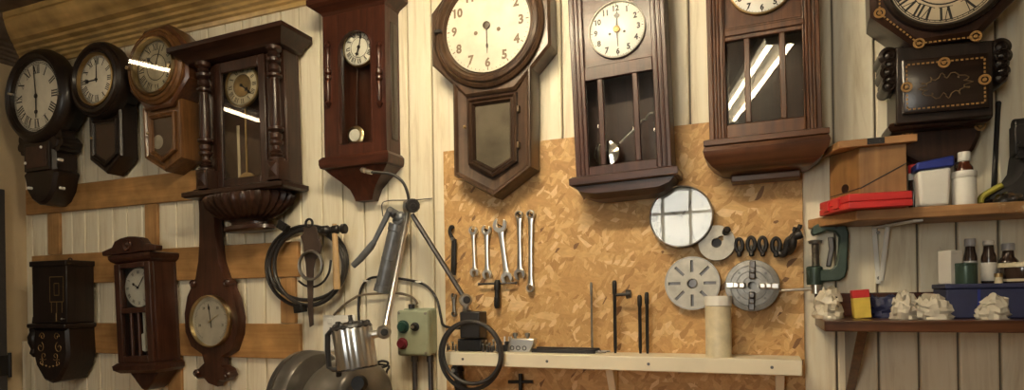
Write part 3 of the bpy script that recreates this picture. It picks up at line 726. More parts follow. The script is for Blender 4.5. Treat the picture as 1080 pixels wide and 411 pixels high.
for k in range(12):
    a = k*PI/6; mb.roman(ROM[k], math.sin(a)*r*.84, math.cos(a)*r*.84, -.0012, r*.15, a, 1)
dl = mb.build('dial', ['spun_silver', 'ink'], t); dl.location = (cx, -.122, cz)
make_hand(dl, 0, 0, -.003, 38, r*.75, .005, style='plain'); make_hand(dl, 0, 0, -.004, -60, r*.5, .006, name='hour_hand')
mb = MB(); mb.box(cx-.012, cx+.012, -.10, -.097, z0+.05, zs+.01); mb.lathe_y(cx, z0+.085, [(.001, -.098), (.04, -.098), (.04, -.104), (.001, -.107)], 30); mb.build('pendulum', 'dial_silvery', t)
slab(t, 'cornice', x0, x1, -.145, B1, [(-.002, z1+.0005), (.014, z1+.012), (.02, z1+.024), (.02, z1+.036), (.012, z1+.04)], 'wood_mahogany')
c = [(-.16, 0), (-.165, .02), (-.10, .034), (-.08, .058), (-.045, .068), (0, .072)]
q = [(xm+x, z1+.0405+z) for x, z in c]+[(xm-x, z1+.0405+z) for x, z in c[:-1][::-1]]
mb = MB(); mb.prism(q, -.166, -.13); mb.build('crest', 'wood_mahogany', t, bevel=.004)
mb = MB(); mb.lathe_y(xm, z1+.075, [(.026, -.165), (.022, -.174), (.012, -.170), (.001, -.176)], 24, 0, False, True); mb.build('crest_boss', 'wood_mahogany', t)
slab(t, 'base_moulding', x0, x1, -.145, B1, [(.0, z0-.045), (.02, z0-.03), (.022, z0-.012), (.008, z0-.0005)], 'wood_mahogany')
q = [(x0+.02, z0-.0455), (x1-.02, z0-.0455), (x1-.05, z0-.075), (xm+.05, z0-.085), (xm+.02, z0-.115), (xm, z0-.125), (xm-.02, z0-.115), (xm-.05, z0-.085), (x0+.05, z0-.075)]
mb = MB(); mb.prism(q, -.12, B1); mb.build('drop_bracket', 'wood_mahogany', t, bevel=.006)

# ---- 8 red-brown regulator
F = Fr(375, 95, 0.0); d = .095
t = F.thing('regulator_wall_clock', 'red-brown wall clock with white enamel dial and half columns, third large clock from right of the cornice', 'clock')
t['label'] = 'red-brown tall wall clock with small white enamel dial, above the grease gun'
x0, z1 = F.l(340, 12, d); x1, z0 = F.l(408, 163, d); z1 = F.l(375, 11, d)[1]; z0 = F.l(375, 162.5, d)[1]
glazed_case(t, x0, x1, z0, z1, B2, -.075, 'wood_red', 'wood_red_x', inner='wood_red')
st = F.w(340, 355.5, 100, d); st2 = F.w(394, 409, 100, d)
gx0, gx1 = x0+st, x1-st2; gz0 = F.l(375, 151, d)[1]; gz1 = F.l(375, 31, d)[1]; xm = (gx0+gx1)/2; rw = (gx1-gx0)/2
mb = MB()
mb.box(x0, gx0, -d, -.076, z0, z1); mb.box(gx1, x1, -d, -.076, z0, z1); mb.box(gx0, gx1, -d, -.076, z0, gz0)
ar = [(xm-rw*math.cos(a), gz1-rw+rw*math.sin(a)) for a in [k*PI/16 for k in range(17)]]
mb.prism([(gx0, z1)]+[(gx0, gz1-rw-.0)]+ar[1:-1]+[(gx1, gz1-rw), (gx1, z1)], -d, -.076)
mb.build('door_frame', 'wood_red', t, bevel=.003)
mb = MB(); lp = [(gx0, gz0)]+ar+[(gx1, gz0)]
mb.mould(lp, [(0, -d+.002), (.0, -d-.003), (.003, -d-.003), (.0045, -.082)]); mb.build('glass_beading', 'wood_red', t)
pane(t, lp, -.080)
cx, cz = F.l(378.7, 49.8, .068); r = F.h(379, 30.5, 69.3, .068)/2
dl = make_dial(t, cx, cz, r, -.066, 'enamel', 'ink', nh=.24, nr=.74, inner=.56, heavy=1.3)
mb = MB(); mb.lathe_y(cx, cz, [(r*.98, -.065), (r*1.0, -.071), (r*1.03, -.07), (r*1.04, -.055)], 48); mb.build('bezel', 'brass_dull', t)
make_hand(dl, cx, cz, -.069, 12, r*.72, .005, style='spade', name='minute_hand'); make_hand(dl, cx, cz, -.0705, 200, r*.5, .007, name='hour_hand')
mb = MB(); x, z = F.l(375, 143, .05); mb.cyl((x+.012, -.047, z+.33), (x, -.047, z), .0035, n=10); mb.build('pendulum_rod', 'wood_dark', t)
mb = MB(); mb.lathe_y(x, z, [(.036, -.044), (.038, -.050), (.031, -.054), (.001, -.056)], 36, 0, True, True); bb = mb.build('bob_or_glint', 'brass', t)
mb = MB(); mb.lathe_y(x, z, [(.024, -.056), (.022, -.060), (.001, -.062)], 30, 0, True, True); mb.build('bob_centre', 'enamel', bb)
for px in (346.5, 400.5):
    xx = F.l(px, 80, d)[0]
    za, zc = F.l(px, 114, d)[1], F.l(px, 44, d)[1]
    column(t, xx, -d-.003, za, zc, .0125, 'wood_red', 'half_column', [(.3,0),(.7,.03),(1.1,.07),(.5,.1),(.8,.16),(1,.30),(.7,.40),(1.2,.43),(1.2,.47),(.6,.49),(1.25,.52),(1.2,.57),(.6,.6),(.75,.7),(.95,.82),(.6,.9),(1.0,.94),(.4,1)])
slab(t, 'cornice', x0, x1, -d, B2, [(-.001, z1), (.006, z1+.012), (.035, z1+.03), (.042, z1+.035), (.042, z1+.055), (.03, z1+.06), (.03, z1+.085), (.0, z1+.10)], 'wood_red_x')
slab(t, 'base_moulding', x0, x1, -d, B2, [(.0, z0-.047), (.012, z0-.043), (.016, z0-.03), (.016, z0-.012), (.006, z0-.0)], 'wood_red_x')
zz = z0-.0475; xa = (x0+x1)/2
pyr = [(1.0, zz), (.86, zz-.018), (.62, zz-.045), (.40, zz-.075), (.30, zz-.105), (.27, zz-.118)]
mb = MB(); hw = (x1-x0)/2
mb.loft([[(xa-hw*f, B2, z), (xa+hw*f, B2, z), (xa+hw*f, -d*(.25+.75*f), z), (xa-hw*f, -d*(.25+.75*f), z)] for f, z in pyr]); mb.build('tapered_bracket', 'wood_red', t, angle=25)
# side glass strip
mb = MB(); mb.box(x1+.0003, x1+.003, -.062, -.02, z0+.05, z1-.05); mb.build('side_glass', 'brown_glass', t)

# ---- 9 brown octagon drop clock
F = Fr(514, 60, -.4); d = .10
t = F.thing('octagon_drop_clock', 'large brown octagonal drop clock with plain Arabic face, above the spanners', 'clock')
cx, cz = F.l(514, 29, d); ap = F.w(453, 579, 40, d)/2
oc = octagon(cx, cz, ap)
mb = MB(); mb.loft([[(x, y, z) for x, z in inset(oc, tt)] for tt, y in ((.006, B2), (0, -.06), (0, -.085), (.008, -.095))]); mb.build('octagon_frame', 'wood_brown', t)
dx, dz = F.l(513, 26.5, .105); r = F.w(468.5, 556, 27, .105)/2
mb = MB(); mb.lathe_y(cx, cz, [(ap*.925, -.093), (ap*.92, -.106), (ap*.88, -.114), (ap*.855, -.108), (ap*.835, -.117), (ap*.79, -.121), (ap*.755, -.112), (ap*.735, -.114), (ap*.70, -.100)], 72); mb.build('turned_ring', 'wood_brown', t)
dl = make_dial(t, dx, dz, r*1.02, -.100, 'paper', 'ink_brown', 'arabic', nr=.79, nh=.21, holes=True)
make_hand(dl, dx, dz, -.103, 180, r*.62, .004, 'hand_brown', 'minute_hand', 'ring'); make_hand(dl, dx, dz, -.105, 180, r*.4, .004, 'hand_brown', 'hour_hand', 'plain')
mb = MB(); mb.lathe_y(dx, dz, [(.013, -.1035), (.013, -.108), (.006, -.110)], 18, 0, False, True); mb.build('hand_boss', 'hand_brown', dl)
x, z = F.l(462.5, 33.5, .12); mb = MB(); mb.box(x-.014, x+.012, -.128, -.112, z-.006, z+.006); mb.build('latch', 'iron_black', t, bevel=.002)
bp_ = F.poly([(475.8, 76), (560.5, 66), (561, 176), (520.5, 207.5), (477.5, 185)], d*.95)
mb = MB(); mb.loft([[(x, y, z) for x, z in inset(bp_, tt)] for tt, y in ((0, B3), (0, -.082), (.006, -.094), (.012, -.094), (.02, -.085), (.05, -.078))]); mb.build('case', 'wood_brown', t)
dp = F.poly([(491, 103.8), (543.5, 96), (544, 169.5), (518.5, 186.5), (492.5, 173)], .10)
mb = MB(); mb.mould(dp, [(0, -.07), (0, -.092), (.008, -.098), (.014, -.090), (.02, -.094), (.026, -.083), (.03, -.08)]); mb.build('drop_door', 'wood_brown_dark', t)
pane(t, inset(dp, .027), -.0795, 'back_panel', 'mirror_back'); pane(t, inset(dp, .027), -.083, 'glass', 'dirty_glass')
x, z = F.l(490.5, 134, .10); mb = MB(); mb.sph((x, -.104, z), .006); mb.build('knob', 'brass_dull', t)
for py in (114, 152):
    x, z = F.l(545.5, py, .1); mb = MB(); mb.box(x-.003, x+.003, -.096, -.078, z-.010, z+.010); mb.build('hinge', 'gilt_dim', t)

# ---- 10 plum-brown box clock
F = Fr(655, 95, -1.9); d = .125
t = F.thing('box_wall_clock', 'dark plum-brown box wall clock with white Arabic dial and chrome pendulum behind three panes', 'clock')
x0, _ = F.l(603, 90, d); x1, _ = F.l(704.5, 90, d); z0 = F.l(656, 181.5, d)[1]; z1 = F.l(653, -28, d)[1]
glazed_case(t, x0, x1, z0, z1, B3, -.105, 'wood_plum', 'wood_plum_x', inner='wood_plum')
st = .043; zr1 = F.l(653, 65, d)[1]; zr0 = F.l(653, 79.5, d)[1]; zg0 = F.l(656, 171.5, d)[1]
mb = MB()
for a, b_ in ((x0, x0+st), (x1-st, x1)):
    mb.box(a, b_, -d, -.106, z0, z1)
for a, b_ in ((x0+.012, x0+.019), (x0+.026, x0+.032), (x1-.019, x1-.012), (x1-.032, x1-.026)): mb.box(a, b_, -d-.004, -d+.001, z0, z1)
mb.box(x0+st, x1-st, -d, -.106, z0, zg0); mb.box(x0+st, x1-st, -d, -.106, zr0, zr1); mb.box(x0+st, x1-st, -d, -.106, z1-.03, z1)
m0, m1 = F.l(634.3, 125, d)[0], F.l(671.5, 125, d)[0]
for xx in (m0, m1): mb.box(xx-.0085, xx+.0085, -d-.001, -.108, zg0, zr0)
mb.build('door_frame', 'wood_plum', t, bevel=.003)
mb = MB(); mb.prism(rect(x0+st, zr1, x1-st, z1-.03), -.112, -.106); mb.build('dial_board', 'wood_plum_x', t)
for a, b_ in ((x0+st, m0-.0085), (m0+.0085, m1-.0085), (m1+.0085, x1-st)):
    q = rect(a, zg0, b_, zr0); pane(t, q, -.112)
    mb = MB(); mb.mould(q, [(0, -.1145), (.0035, -.1165), (.008, -.1142)]); mb.build('glass_bevel', 'steel_pale' if False else 'glass', t)
cx, cz = F.l(650, 30, d); r = F.h(650, 0, 58, d)/2
dl = make_dial(t, cx, cz, r, -.116, 'dial_silvery', 'ink', 'arabic', nr=.79, nh=.22, holes=True, track=True)
mb = MB(); mb.lathe_y(cx, cz, [(r*.99, -.115), (r*1.0, -.123), (r*1.045, -.122), (r*1.05, -.110)], 56); mb.build('bezel', 'steel_pale', t)
make_hand(dl, cx, cz, -.119, 3, r*.66, .0075, style='spade', name='hour_hand'); make_hand(dl, cx, cz, -.121, 178, r*.66, .004, style='plain', name='minute_hand')
mb = MB(); mb.lathe_y(cx, cz, [(.010, -.119), (.010, -.124), (.004, -.126)], 18, 0, False, True); mb.build('hand_boss', 'brass_dull', dl)
x, z = F.l(640.5, 163, .075); mb = MB(); rb = F.h(640, 148, 178, .075)/2
zf = zg0+.002
mb.lathe_y(x, z+.004, [(rb, -.068), (rb, -.074), (rb*.9, -.082), (rb*.85, -.079), (rb*.3, -.084), (.001, -.084)], 40, 0, True, True); mb.build('bob_or_glint', 'chrome', t)
xa, za = F.l(688, 118, .075)
mb = MB(); mb.tube([(x+(xa-x)*f+.0035*math.sin(f*40)*(f > .66), -.072, z+(za-z)*f+.004*math.cos(f*40)*(f > .66)) for f in [.28+k*.018 for k in range(41)]], .0032, 8); mb.build('pendulum_rod', 'steel_white', t)
slab(t, 'plinth', x0, x1, -d-.004, B3, [(.012, z0-.03), (.018, z0-.026), (.018, z0-.006), (.008, z0)], 'wood_plum_x')
xx0, xx1 = F.l(632, 209, d)[0], F.l(692, 205, d)[0]; zz = F.l(662, 207.5, d*.8)[1]; zt = z0-.0305
q = [(x0-.006, zt), (x0+.01, zt-.025)]+[(x0+.012+(xx0-x0-.012)*f, zt-.025+(zz-zt+.025)*math.sin(f*PI/2)) for f in (.3, .55, .8, 1)]
q += [(x1-.012-(x1-.012-xx1)*f, zt-.025+(zz-zt+.025)*math.sin(f*PI/2)) for f in (1, .8, .55, .3)]+[(x1-.01, zt-.025), (x1+.006, zt)]
mb = MB(); mb.loft([[(x, B3, z) for x, z in q], [(x, -d*.85, z) for x, z in q], [(x, -d-.006, zt-(zt-z)*.62) for x, z in q]]); mb.build('curved_base', 'wood_plum_x', t, angle=25)

# ---- 11 oak box clock
F = Fr(806, 90, -.6); d = .125
t = F.thing('box_wall_clock', 'reddish oak box wall clock with tall reflecting lower glass, left of the wooden box shelf', 'clock')
x0, _ = F.l(746.5, 80, d); x1, _ = F.l(866, 80, d); z0 = F.l(809, 141.5, d)[1]; z1 = F.l(805, -75, d)[1]
glazed_case(t, x0, x1, z0, z1, B3, -.105, 'wood_oak', 'wood_oak_x', inner='wood_dark')
gx0, gx1 = F.l(765.5, 90, d)[0], F.l(850, 90, d)[0]; zg1, zg0 = F.l(807, 37, d)[1], F.l(808, 127, d)[1]; zr = F.l(806, 23, d)[1]
mb = MB(); mb.box(x0, gx0, -d, -.106, z0, z1); mb.box(gx1, x1, -d, -.106, z0, z1)
for k in (.012, .021, .030, .040):
    mb.box(x0+k, x0+k+.005, -d-.004, -d+.001, z0, z1); mb.box(x1-k-.005, x1-k, -d-.004, -d+.001, z0, z1)
mb.box(gx0, gx1, -d, -.106, z0, zg0); mb.box(gx0, gx1, -d, -.106, zg1, zr); mb.box(gx0, gx1, -d-.005, -.106, zg1+.012, zr-.008); mb.box(gx0, gx1, -d, -.106, z1-.03, z1)
ms = [F.l(px, 85, d)[0] for px in (788.5, 826)]
for xx in ms: mb.box(xx-.008, xx+.008, -d-.001, -.108, zg0, zg1)
mb.build('door_frame', 'wood_oak', t, bevel=.003)
mb = MB(); mb.prism(rect(gx0, zr, gx1, z1-.03), -.112, -.106); mb.build('dial_board', 'wood_oak', t)
ed = [gx0]+ms+[gx1]
for a, b_ in zip(ed, ed[1:]): pane(t, rect(a+.006, zg0, b_-.006, zg1), -.111, 'glass', 'glass_strong')
cx, cz = F.l(803, -19.6, d); r = F.w(768.5, 837.5, 0, d)/2
dl = make_dial(t, cx, cz, r, -.116, 'enamel', 'ink', 'arabic', nr=.80, nh=.2)
make_hand(dl, cx, cz, -.119, 20, r*.7, .006, name='minute_hand'); make_hand(dl, cx, cz, -.121, 150, r*.45, .006, name='hour_hand')
mb = MB(); mb.lathe_y(cx, cz, [(r*.99, -.115), (r*1.0, -.124), (r*1.05, -.122), (r*1.06, -.110)], 56); mb.build('bezel', 'brass_dull', t)
slab(t, 'plinth', x0, x1, -d-.004, B3, [(.008, z0-.022), (.016, z0-.018), (.016, z0-.004), (.006, z0)], 'wood_oak_x')
zt = z0-.0225
mb = MB()
prof = [(.014, zt), (.018, zt-.012), (.014, zt-.030), (-.005, zt-.055), (-.03, zt-.072), (-.05, zt-.077)]
mb.loft([[(x0-o, B3, z), (x1+o, B3, z), (x1+o, -d-.004-max(o, -.05), z), (x0-o, -d-.004-max(o, -.05), z)] for o, z in prof]); mb.build('curved_base', 'wood_oak_x', t, angle=30)
mb = MB(); mb.box(x0+.055, x1-.055, -.075, B3, zt-.098, zt-.0775); mb.build('base_board', 'wood_oak_x', t, bevel=.003)

# ---- 12 inlaid clock at right
F = Fr(997, 60, -.9); d = .16
t = F.thing('inlaid_drop_clock', 'dark carved clock with gold dotted inlay and Roman face, top right', 'clock')
cx, cz = F.l(997, -28, d); r = F.w(936.5, 1057.5, -28, d)/2
ro = r*1.40
oc = octagon(cx, cz, ro*.97)
mb = MB(); mb.loft([[(x, y, z) for x, z in inset(oc, tt)] for tt, y in ((.01, B2), (0, -.10), (0, -.135), (.014, -.15), (.05, -.15))]); mb.build('octagon_frame', 'wood_dark', t)
mb = MB(); mb.lathe_y(cx, cz, [(r*1.17, -.145), (r*1.16, -.165), (r*1.10, -.172), (r*1.04, -.165), (r*1.0, -.15)], 72); mb.build('bezel', 'wood_black', t)
dl = make_dial(t, cx, cz, r*1.01, -.153, 'paper_dim', 'ink', nh=.27, nr=.80, inner=.62)
make_hand(dl, cx, cz, -.157, 40, r*.8, .008, name='minute_hand'); make_hand(dl, cx, cz, -.159, -60, r*.5, .009, name='hour_hand')
def rosette(mb, x, z, y, s=.0135):
    mb.lathe_y(x, z, [(s, y), (s, y-.003), (s*.62, y-.003), (s*.62, y)], 24, 0); mb.lathe_y(x, z, [(s*.4, y-.001), (s*.3, y-.003), (.0005, y-.003)], 16, 0, False, True)
def dots(mb, p, q, y, step=.010, s=.0034):
    p, q = Vector(p), Vector(q); L = (q-p).length; n = max(2, int(L/step)); e = (q-p)/L
    for k in range(n):
        c = p+(q-p)*((k+.5)/n); mb.X = None
        a = e*s*.9; b_ = Vector((-e.y, e.x))*s*.6
        mb.prism([tuple(c-a-b_), tuple(c+a-b_), tuple(c+a+b_), tuple(c-a+b_)], y-.001, y)
oi = inset(oc, .052)
rr_ = [F.l(927.5, 14, .15), F.l(969, 46, .15), F.l(1029, 38.5, .15)]
rr_ = [(cx+(x-cx), z) for x, z in rr_]
mb = MB(); y = -.1502
for x, z in rr_: rosette(mb, x, z, y-.0005)
up = (rr_[0][0]+.005, rr_[0][1]+.12)
for p, q in ((rr_[0], up), (rr_[0], rr_[1]), (rr_[1], rr_[2])): dots(mb, p, q, y)
mb.build('dial_inlay', 'inlay', t)
bx0, zt = F.l(947, 58, .13); bx1, zb = F.l(1046, 118, .13)
q = F.poly([(945, 50), (1048, 42), (1048, 122), (945, 131)], .13)
mb = MB(); mb.prism(q, -.13, B2); mb.build('case', 'wood_black', t, bevel=.004)
dp = F.poly([(951, 64), (1042, 55.5), (1043, 113), (952, 120.5)], .14)
mb = MB(); mb.loft([[(x, y_, z) for x, z in inset(dp, tt)] for tt, y_ in ((0, -.128), (0, -.142), (.006, -.146))]); dd = mb.build('drop_door', 'wood_black_x', t)
ip = F.poly([(956, 68.5), (1038.5, 60.5), (1039, 108), (957, 115.5)], .147)
mb = MB(); y = -.1463
for a, b_ in zip(ip, ip[1:]+ip[:1]): dots(mb, a, b_, y)
for a in (F.l(995.6, 66, .147), F.l(956, 92, .147), F.l(1038.5, 84, .147)): rosette(mb, *a, y-.0005)
mb.build('door_inlay', 'inlay', dd)
mb = MB(); ox, oz = F.l(997, 90, .147)
for a in range(0, 12):
    aa = a*PI/6; mb.tube([(ox+(.040+.008*math.cos(k*1.2))*math.cos(aa+.11*k)*1.25, y-.0003, oz+(.026+.008*math.sin(k*1.2))*math.sin(aa+.11*k)) for k in range(6)], .0014, 6)
mb.build('oval_motif', 'gilt_dim', dd)
for sx, pxs in ((-1, (937, 942)), (1, (1055, 1051))):
    mb = MB()
    for k, py in enumerate((59, 68, 76, 84, 91)):
        x, z = F.l(pxs[0]+(2 if k % 2 else 0), py-(9 if sx > 0 else 0), .12); mb.cyl((x, -.12, z), (x, -.04, z), .024-.002*k); mb.lathe_y(x, z, [(.024-.002*k, -.12), (.014, -.128), (.010, -.122), (.001, -.128)], 20, 0, False, True)
        x2, z2 = F.l((pxs[0]+pxs[1])/2, py-(9 if sx > 0 else 0), .1); mb.box(min(x2, x2-sx*.05), max(x2, x2-sx*.05), -.10, -.05, z2-.02, z2+.02)
    mb.build('carved_ear', 'wood_black', t)
a, b_ = F.l(943, 130, .13), F.l(1046, 122, .13)
mb = MB()
zc = F.l(997, 126, .13)[1]; xl, xr = a[0], b_[0]
mb.loft([[(xl-o, B2, z), (xr+o, B2, z), (xr+o, -.095-o, z), (xl-o, -.095-o, z)] for o, z in ((0, zc-.010), (.006, zc-.006), (.010, zc+.002), (.006, zc+.010), (0, zc+.014))]); mb.build('moulding', 'wood_dark', t, angle=25)
q = F.poly([(945, 132), (1045, 124), (1043, 136), (1036, 152), (1023, 164), (1000, 170), (975, 170), (955, 160), (946, 148)], .12)
mb = MB(); mb.loft([[(x, B2, z) for x, z in q], [(x, -.050, z) for x, z in q], [(x, -.058, z) for x, z in inset(q, .01)]]); lp = mb.build('curved_drop', 'wood_dark', t)
mb = MB(); a, b_ = F.l(954, 139.5, .06), F.l(1036, 131.5, .06); dots(mb, a, b_, -.0582); rosette(mb, *F.l(957, 140.5, .06), -.0585); rosette(mb, *F.l(1034, 132.5, .06), -.0585); mb.build('drop_inlay', 'inlay', lp)

# ---- 13 round steel-rimmed clock
F = Fr(718, 228, 0); d = .05
t = F.thing('round_wall_clock', 'round steel-rimmed wall clock with its glass reflecting a window', 'clock')
cx, cz = F.l(717.8, 228, d); r = F.w(683.8, 752, 228, d)/2
mb = MB(); mb.lathe_y(cx, cz, [(r*.92, B3), (r*.985, -.03), (r, -.045), (r*.985, -.054), (r*.955, -.054), (r*.945, -.047)], 72); mb.build('rim', 'steel_dark', t)
mb = MB(); mb.lathe_y(cx, cz, [(r*.985, -.0535), (r*.97, -.0565), (r*.95, -.0535)], 72); mb.build('rim_edge', 'chrome', t)
dl = make_dial(t, cx, cz, r*.95, -.034, 'dial_grey', 'ink_grey', 'arabic', nr=.80, nh=.16)
make_hand(dl, cx, cz, -.037, 300, r*.5, .006, 'ink_grey', 'hour_hand', 'plain'); make_hand(dl, cx, cz, -.039, 35, r*.72, .005, 'ink_grey', 'minute_hand', 'plain')
g = pane(t, circ(0, 0, r*.945, 64), 0, 'glass', 'clear_glass'); g.location = (cx, -.0475, cz)
# ================================================================ hung belts, hammer, strap
F = Fr(322, 280, 0)
def wp(px, py, d): return W(px, py, d)
def one(name, mb, mats, label, cat, group=None, bevel=0, angle=35):
    return tag(mb.build(name, mats, None, bevel, angle), label, cat, group)
def loop(cpx, cpy, rx, ry, d, ph, n=60, wob=.02, tilt=0):
    c = W(cpx, cpy, d); sx = abs(W(cpx+rx, cpy, d).x-c.x); sz = abs(W(cpx, cpy-ry, d).z-c.z); out = []
    for k in range(n):
        a = 2*PI*k/n; rr = 1+wob*math.sin(2*a+ph)+wob*.6*math.sin(3*a+ph*2)
        out.append((c.x+sx*rr*math.cos(a), -d-.001*math.sin(a+ph), c.z+sz*rr*math.sin(a)))
    return out
for k, (cx_, cy_, rx, ry, d, ph, lab) in enumerate(((322, 280, 43.5, 42.5, .028, .3, 'outermost large black drive belt of the coil hung beside the hammer'),
                                                  (323.5, 279, 41, 38.5, .046, 1.6, 'middle black drive belt of the coil hung beside the hammer'),
                                                  (325, 281.5, 37.5, 40, .064, 3.2, 'innermost of the three big black drive belts hung beside the hammer'))):
    mb = MB(); mb.tube(loop(cx_, cy_, rx, ry, d, ph), .0075, 10, closed=True, flat=(1, 1.1)); one('drive_belt', mb, 'rubber', lab, 'belt', 'drive belts coiled on the wall')
def arc(pts, r, n=8, sub=8, closed=False):
    """smooth Catmull-Rom through points"""
    P = [Vector(p) for p in pts]; out = []
    for i in range(len(P)-1):
        p0 = P[max(i-1, 0)]; p1 = P[i]; p2 = P[i+1]; p3 = P[min(i+2, len(P)-1)]
        for k in range(sub):
            t_ = k/sub; out.append(.5*((2*p1)+(p2-p0)*t_+(2*p0-5*p1+4*p2-p3)*t_*t_+(3*p1-p0-3*p2+p3)*t_**3))
    out.append(P[-1]); return out
def px_curve(pts): return arc([W(*p) for p in pts], 0)
mb = MB(); mb.tube(px_curve([(300.5, 243, .012), (297, 252, .012), (296, 266, .012), (299, 277, .012), (303, 284, .012)]), .006, 8, flat=(1, 1.3)); one('belt_offcut', mb, 'rubber', 'short curved black belt offcut hanging inside the belt coil at its left', 'belt')
mb = MB(); mb.tube(px_curve([(315, 296, .05), (322, 301, .05), (332, 302, .05), (341, 297, .05), (347, 287, .05), (349, 274, .05)]), .0045, 8); one('hook_rod', mb, 'iron_black', 'thin black curved hook crossing the lower right of the belt coil', 'hook')
# two clips holding belts
for px, py, lab in ((299.5, 238.5, 'small black spring clip on the top left of the belt coil'), (317, 325, 'small black spring clip on the bottom of the belt coil')):
    c = W(px, py, .090); mb = MB(); mb.X = Matrix.Translation(c) @ Matrix.Rotation(R(28 if py < 300 else -8), 4, 'Y')
    mb.box(-.022, .022, -.016, .012, -.016, .012); mb.box(-.016, .016, -.02, -.014, -.01, .018); mb.cyl((-.02, -.016, .014), (.02, -.016, .014), .005)
    one('spring_clip', mb, 'iron_black', lab, 'clip', bevel=.002)
# silver coil ring
for k, (dx, d, ph, lab) in enumerate(((0, .098, 0, 'front wire ring hanging in the middle of the belt coil'), (1.2, .087, 1.5, 'rear wire ring hanging in the middle of the belt coil'))):
    mb = MB(); mb.tube(loop(327+dx, 280-.6*dx, 12.2, 15, d, ph, 44, .008), .0045, 8, closed=True); one('wire_ring', mb, 'steel_dull', lab, 'ring', 'wire rings in the belt coil')
# dark strap / scraper
q = [(324, 241), (331, 237), (338, 240), (340, 250), (343.5, 260), (342, 268), (337, 274), (335, 284), (334.5, 300), (334.2, 322), (335, 342), (331, 344.5), (329.5, 330), (328.5, 300), (327, 278), (325, 268), (324.5, 258), (321.5, 250), (325, 246)]
mb = MB(); p = [(W(a, b_, .054).x, W(a, b_, .054).z) for a, b_ in q]; mb.prism(p, -.080, -.075); o = one('leather_strap', mb, 'leather', 'long dark leather strap with broad ragged top hanging through the belt coil', 'strap', bevel=.001)
mb = MB(); c = W(331, 236, .05); mb.tube([(c.x+.016*math.cos(a), -.0775, c.z+.016*math.sin(a)) for a in [k*2*PI/16 for k in range(16)]], .005, 8, closed=True); o2 = mb.build('hanging_ring', 'iron_black', o)
# hammer
hx = W(353, 242, .093)
t = thing('ball_hammer', 'small hammer with pale wooden handle hung head up on the belt coil', 'hammer', hx, (0, R(-1.5), 0))
mb = MB(); mb.lathe_z(0, 0, [(.013, -.058), (.019, -.053), (.019, -.032), (.013, -.024), (.012, -.012), (.017, -.006), (.017, .014), (.012, .02), (.013, .03), (.019, .036), (.019, .048), (.014, .052)], 20)
for v in mb.bm.verts: v.co = Vector((v.co.z, v.co.y, -v.co.x))
mb.build('head', 'iron_black', t); hp = W(356.5, 305, .093)-hx
mb = MB(); mb.loft([[(x*r1, y*r2, z) for x, y in [(math.cos(a), math.sin(a)) for a in [k*2*PI/16 for k in range(16)]]] for r1, r2, z in ((.009, .008, .022), (.011, .009, -.0), (.0115, .010, -.05), (.0135, .011, -.12), (.015, .012, -.17), (.0155, .012, hp.z+.02), (.013, .010, hp.z))]); mb.build('handle', 'hammer_wood', t)
mb = MB(); c = W(338, 241, .05); mb.cyl((c.x, 0, c.z), (c.x, -.072, c.z), .003); one('wall_nail', mb, 'iron_black', 'dark nail carrying the belt coil and hammer', 'nail')

# ================================================================ grease gun
g0 = W(418, 231, .09)
t = thing('grease_gun', 'grey grease gun with black lever and curved hose hanging under the red-brown clock', 'grease gun', g0)
def L3(px, py, d): return W(px, py, d)-g0
a, b_ = L3(419, 236, .08), L3(402.5, 307.5, .08)
ax = (b_-a); rb = .028
mb = MB(); mb.loft([]) if False else None
def axial(mb, a, b_, prof, n=24, m=0):
    ax = (b_-a); tt = ax.normalized(); u = tt.orthogonal().normalized(); w = tt.cross(u)
    return mb.loft([[tuple(a+ax*f+u*r*math.cos(2*PI*k/n)+w*r*math.sin(2*PI*k/n)) for k in range(n)] for f, r in prof], m=m)
axial(mb, a, b_, [(0, rb*.9), (.01, rb*1.05), (.10, rb*1.08), (.11, rb), (.5, rb), (.505, rb*1.04), (.53, rb*1.04), (.535, rb), (.90, rb), (.905, rb*1.08), (1.0, rb*1.08), (1.01, rb*.8)]); mb.build('barrel', 'gun_grey', t)
mb = MB(); h0, h1 = L3(410, 221, .085), L3(425, 232, .085); mb.tube([h0, (h0+h1)/2, h1, a], [.014, .018, .022, .024], 14); mb.sph(L3(423, 229, .09), .022); mb.build('head', 'gun_grey', t)
mb = MB(); mb.tube([L3(416, 226, .115), L3(411, 222, .115), L3(404, 236, .112), L3(396, 252, .112), L3(394, 256, .112)], [.010, .013, .011, .010, .010], 10, flat=(1, .7))
mb.tube([L3(394.5, 255, .112), L3(391, 260, .112), L3(380, 273, .112), L3(372.5, 280, .112)], [.011, .014, .0135, .012], 12, flat=(1, .8)); mb.build('lever', 'gun_grey', t)
mb = MB(); mb.cyl(L3(411.5, 221, .14), L3(411.5, 221, .07), .008, n=14); mb.build('pivot_bolt', 'steel', t)
mb = MB(); mb.tube([tuple(v) for v in arc([L3(*p) for p in ((391, 181.5, .135), (402, 182, .13), (414, 184, .12), (424, 191, .115), (429, 201, .11), (431, 213, .10), (428, 224, .09))], 0)], .0055, 8); hs = mb.build('hose', 'rubber', t)
mb = MB(); axial(mb, L3(380.5, 178.5, .137), L3(392, 181.8, .135), [(0, .005), (.1, .009), (.4, .010), (.42, .007), (.6, .007), (.62, .009), (1, .008)], 14); mb.build('nozzle', 'steel_white', hs)
mb = MB(); mb.tube(px_curve([(404, 228, .03), (403, 215, .03), (410, 211.5, .025), (425, 211, .03), (440, 210.5, .012), (456, 209, .006)]), .002, 6); one('hanging_wire', mb, 'iron_black', 'thin dark wire strung across the planks behind the lamp elbow', 'wire')

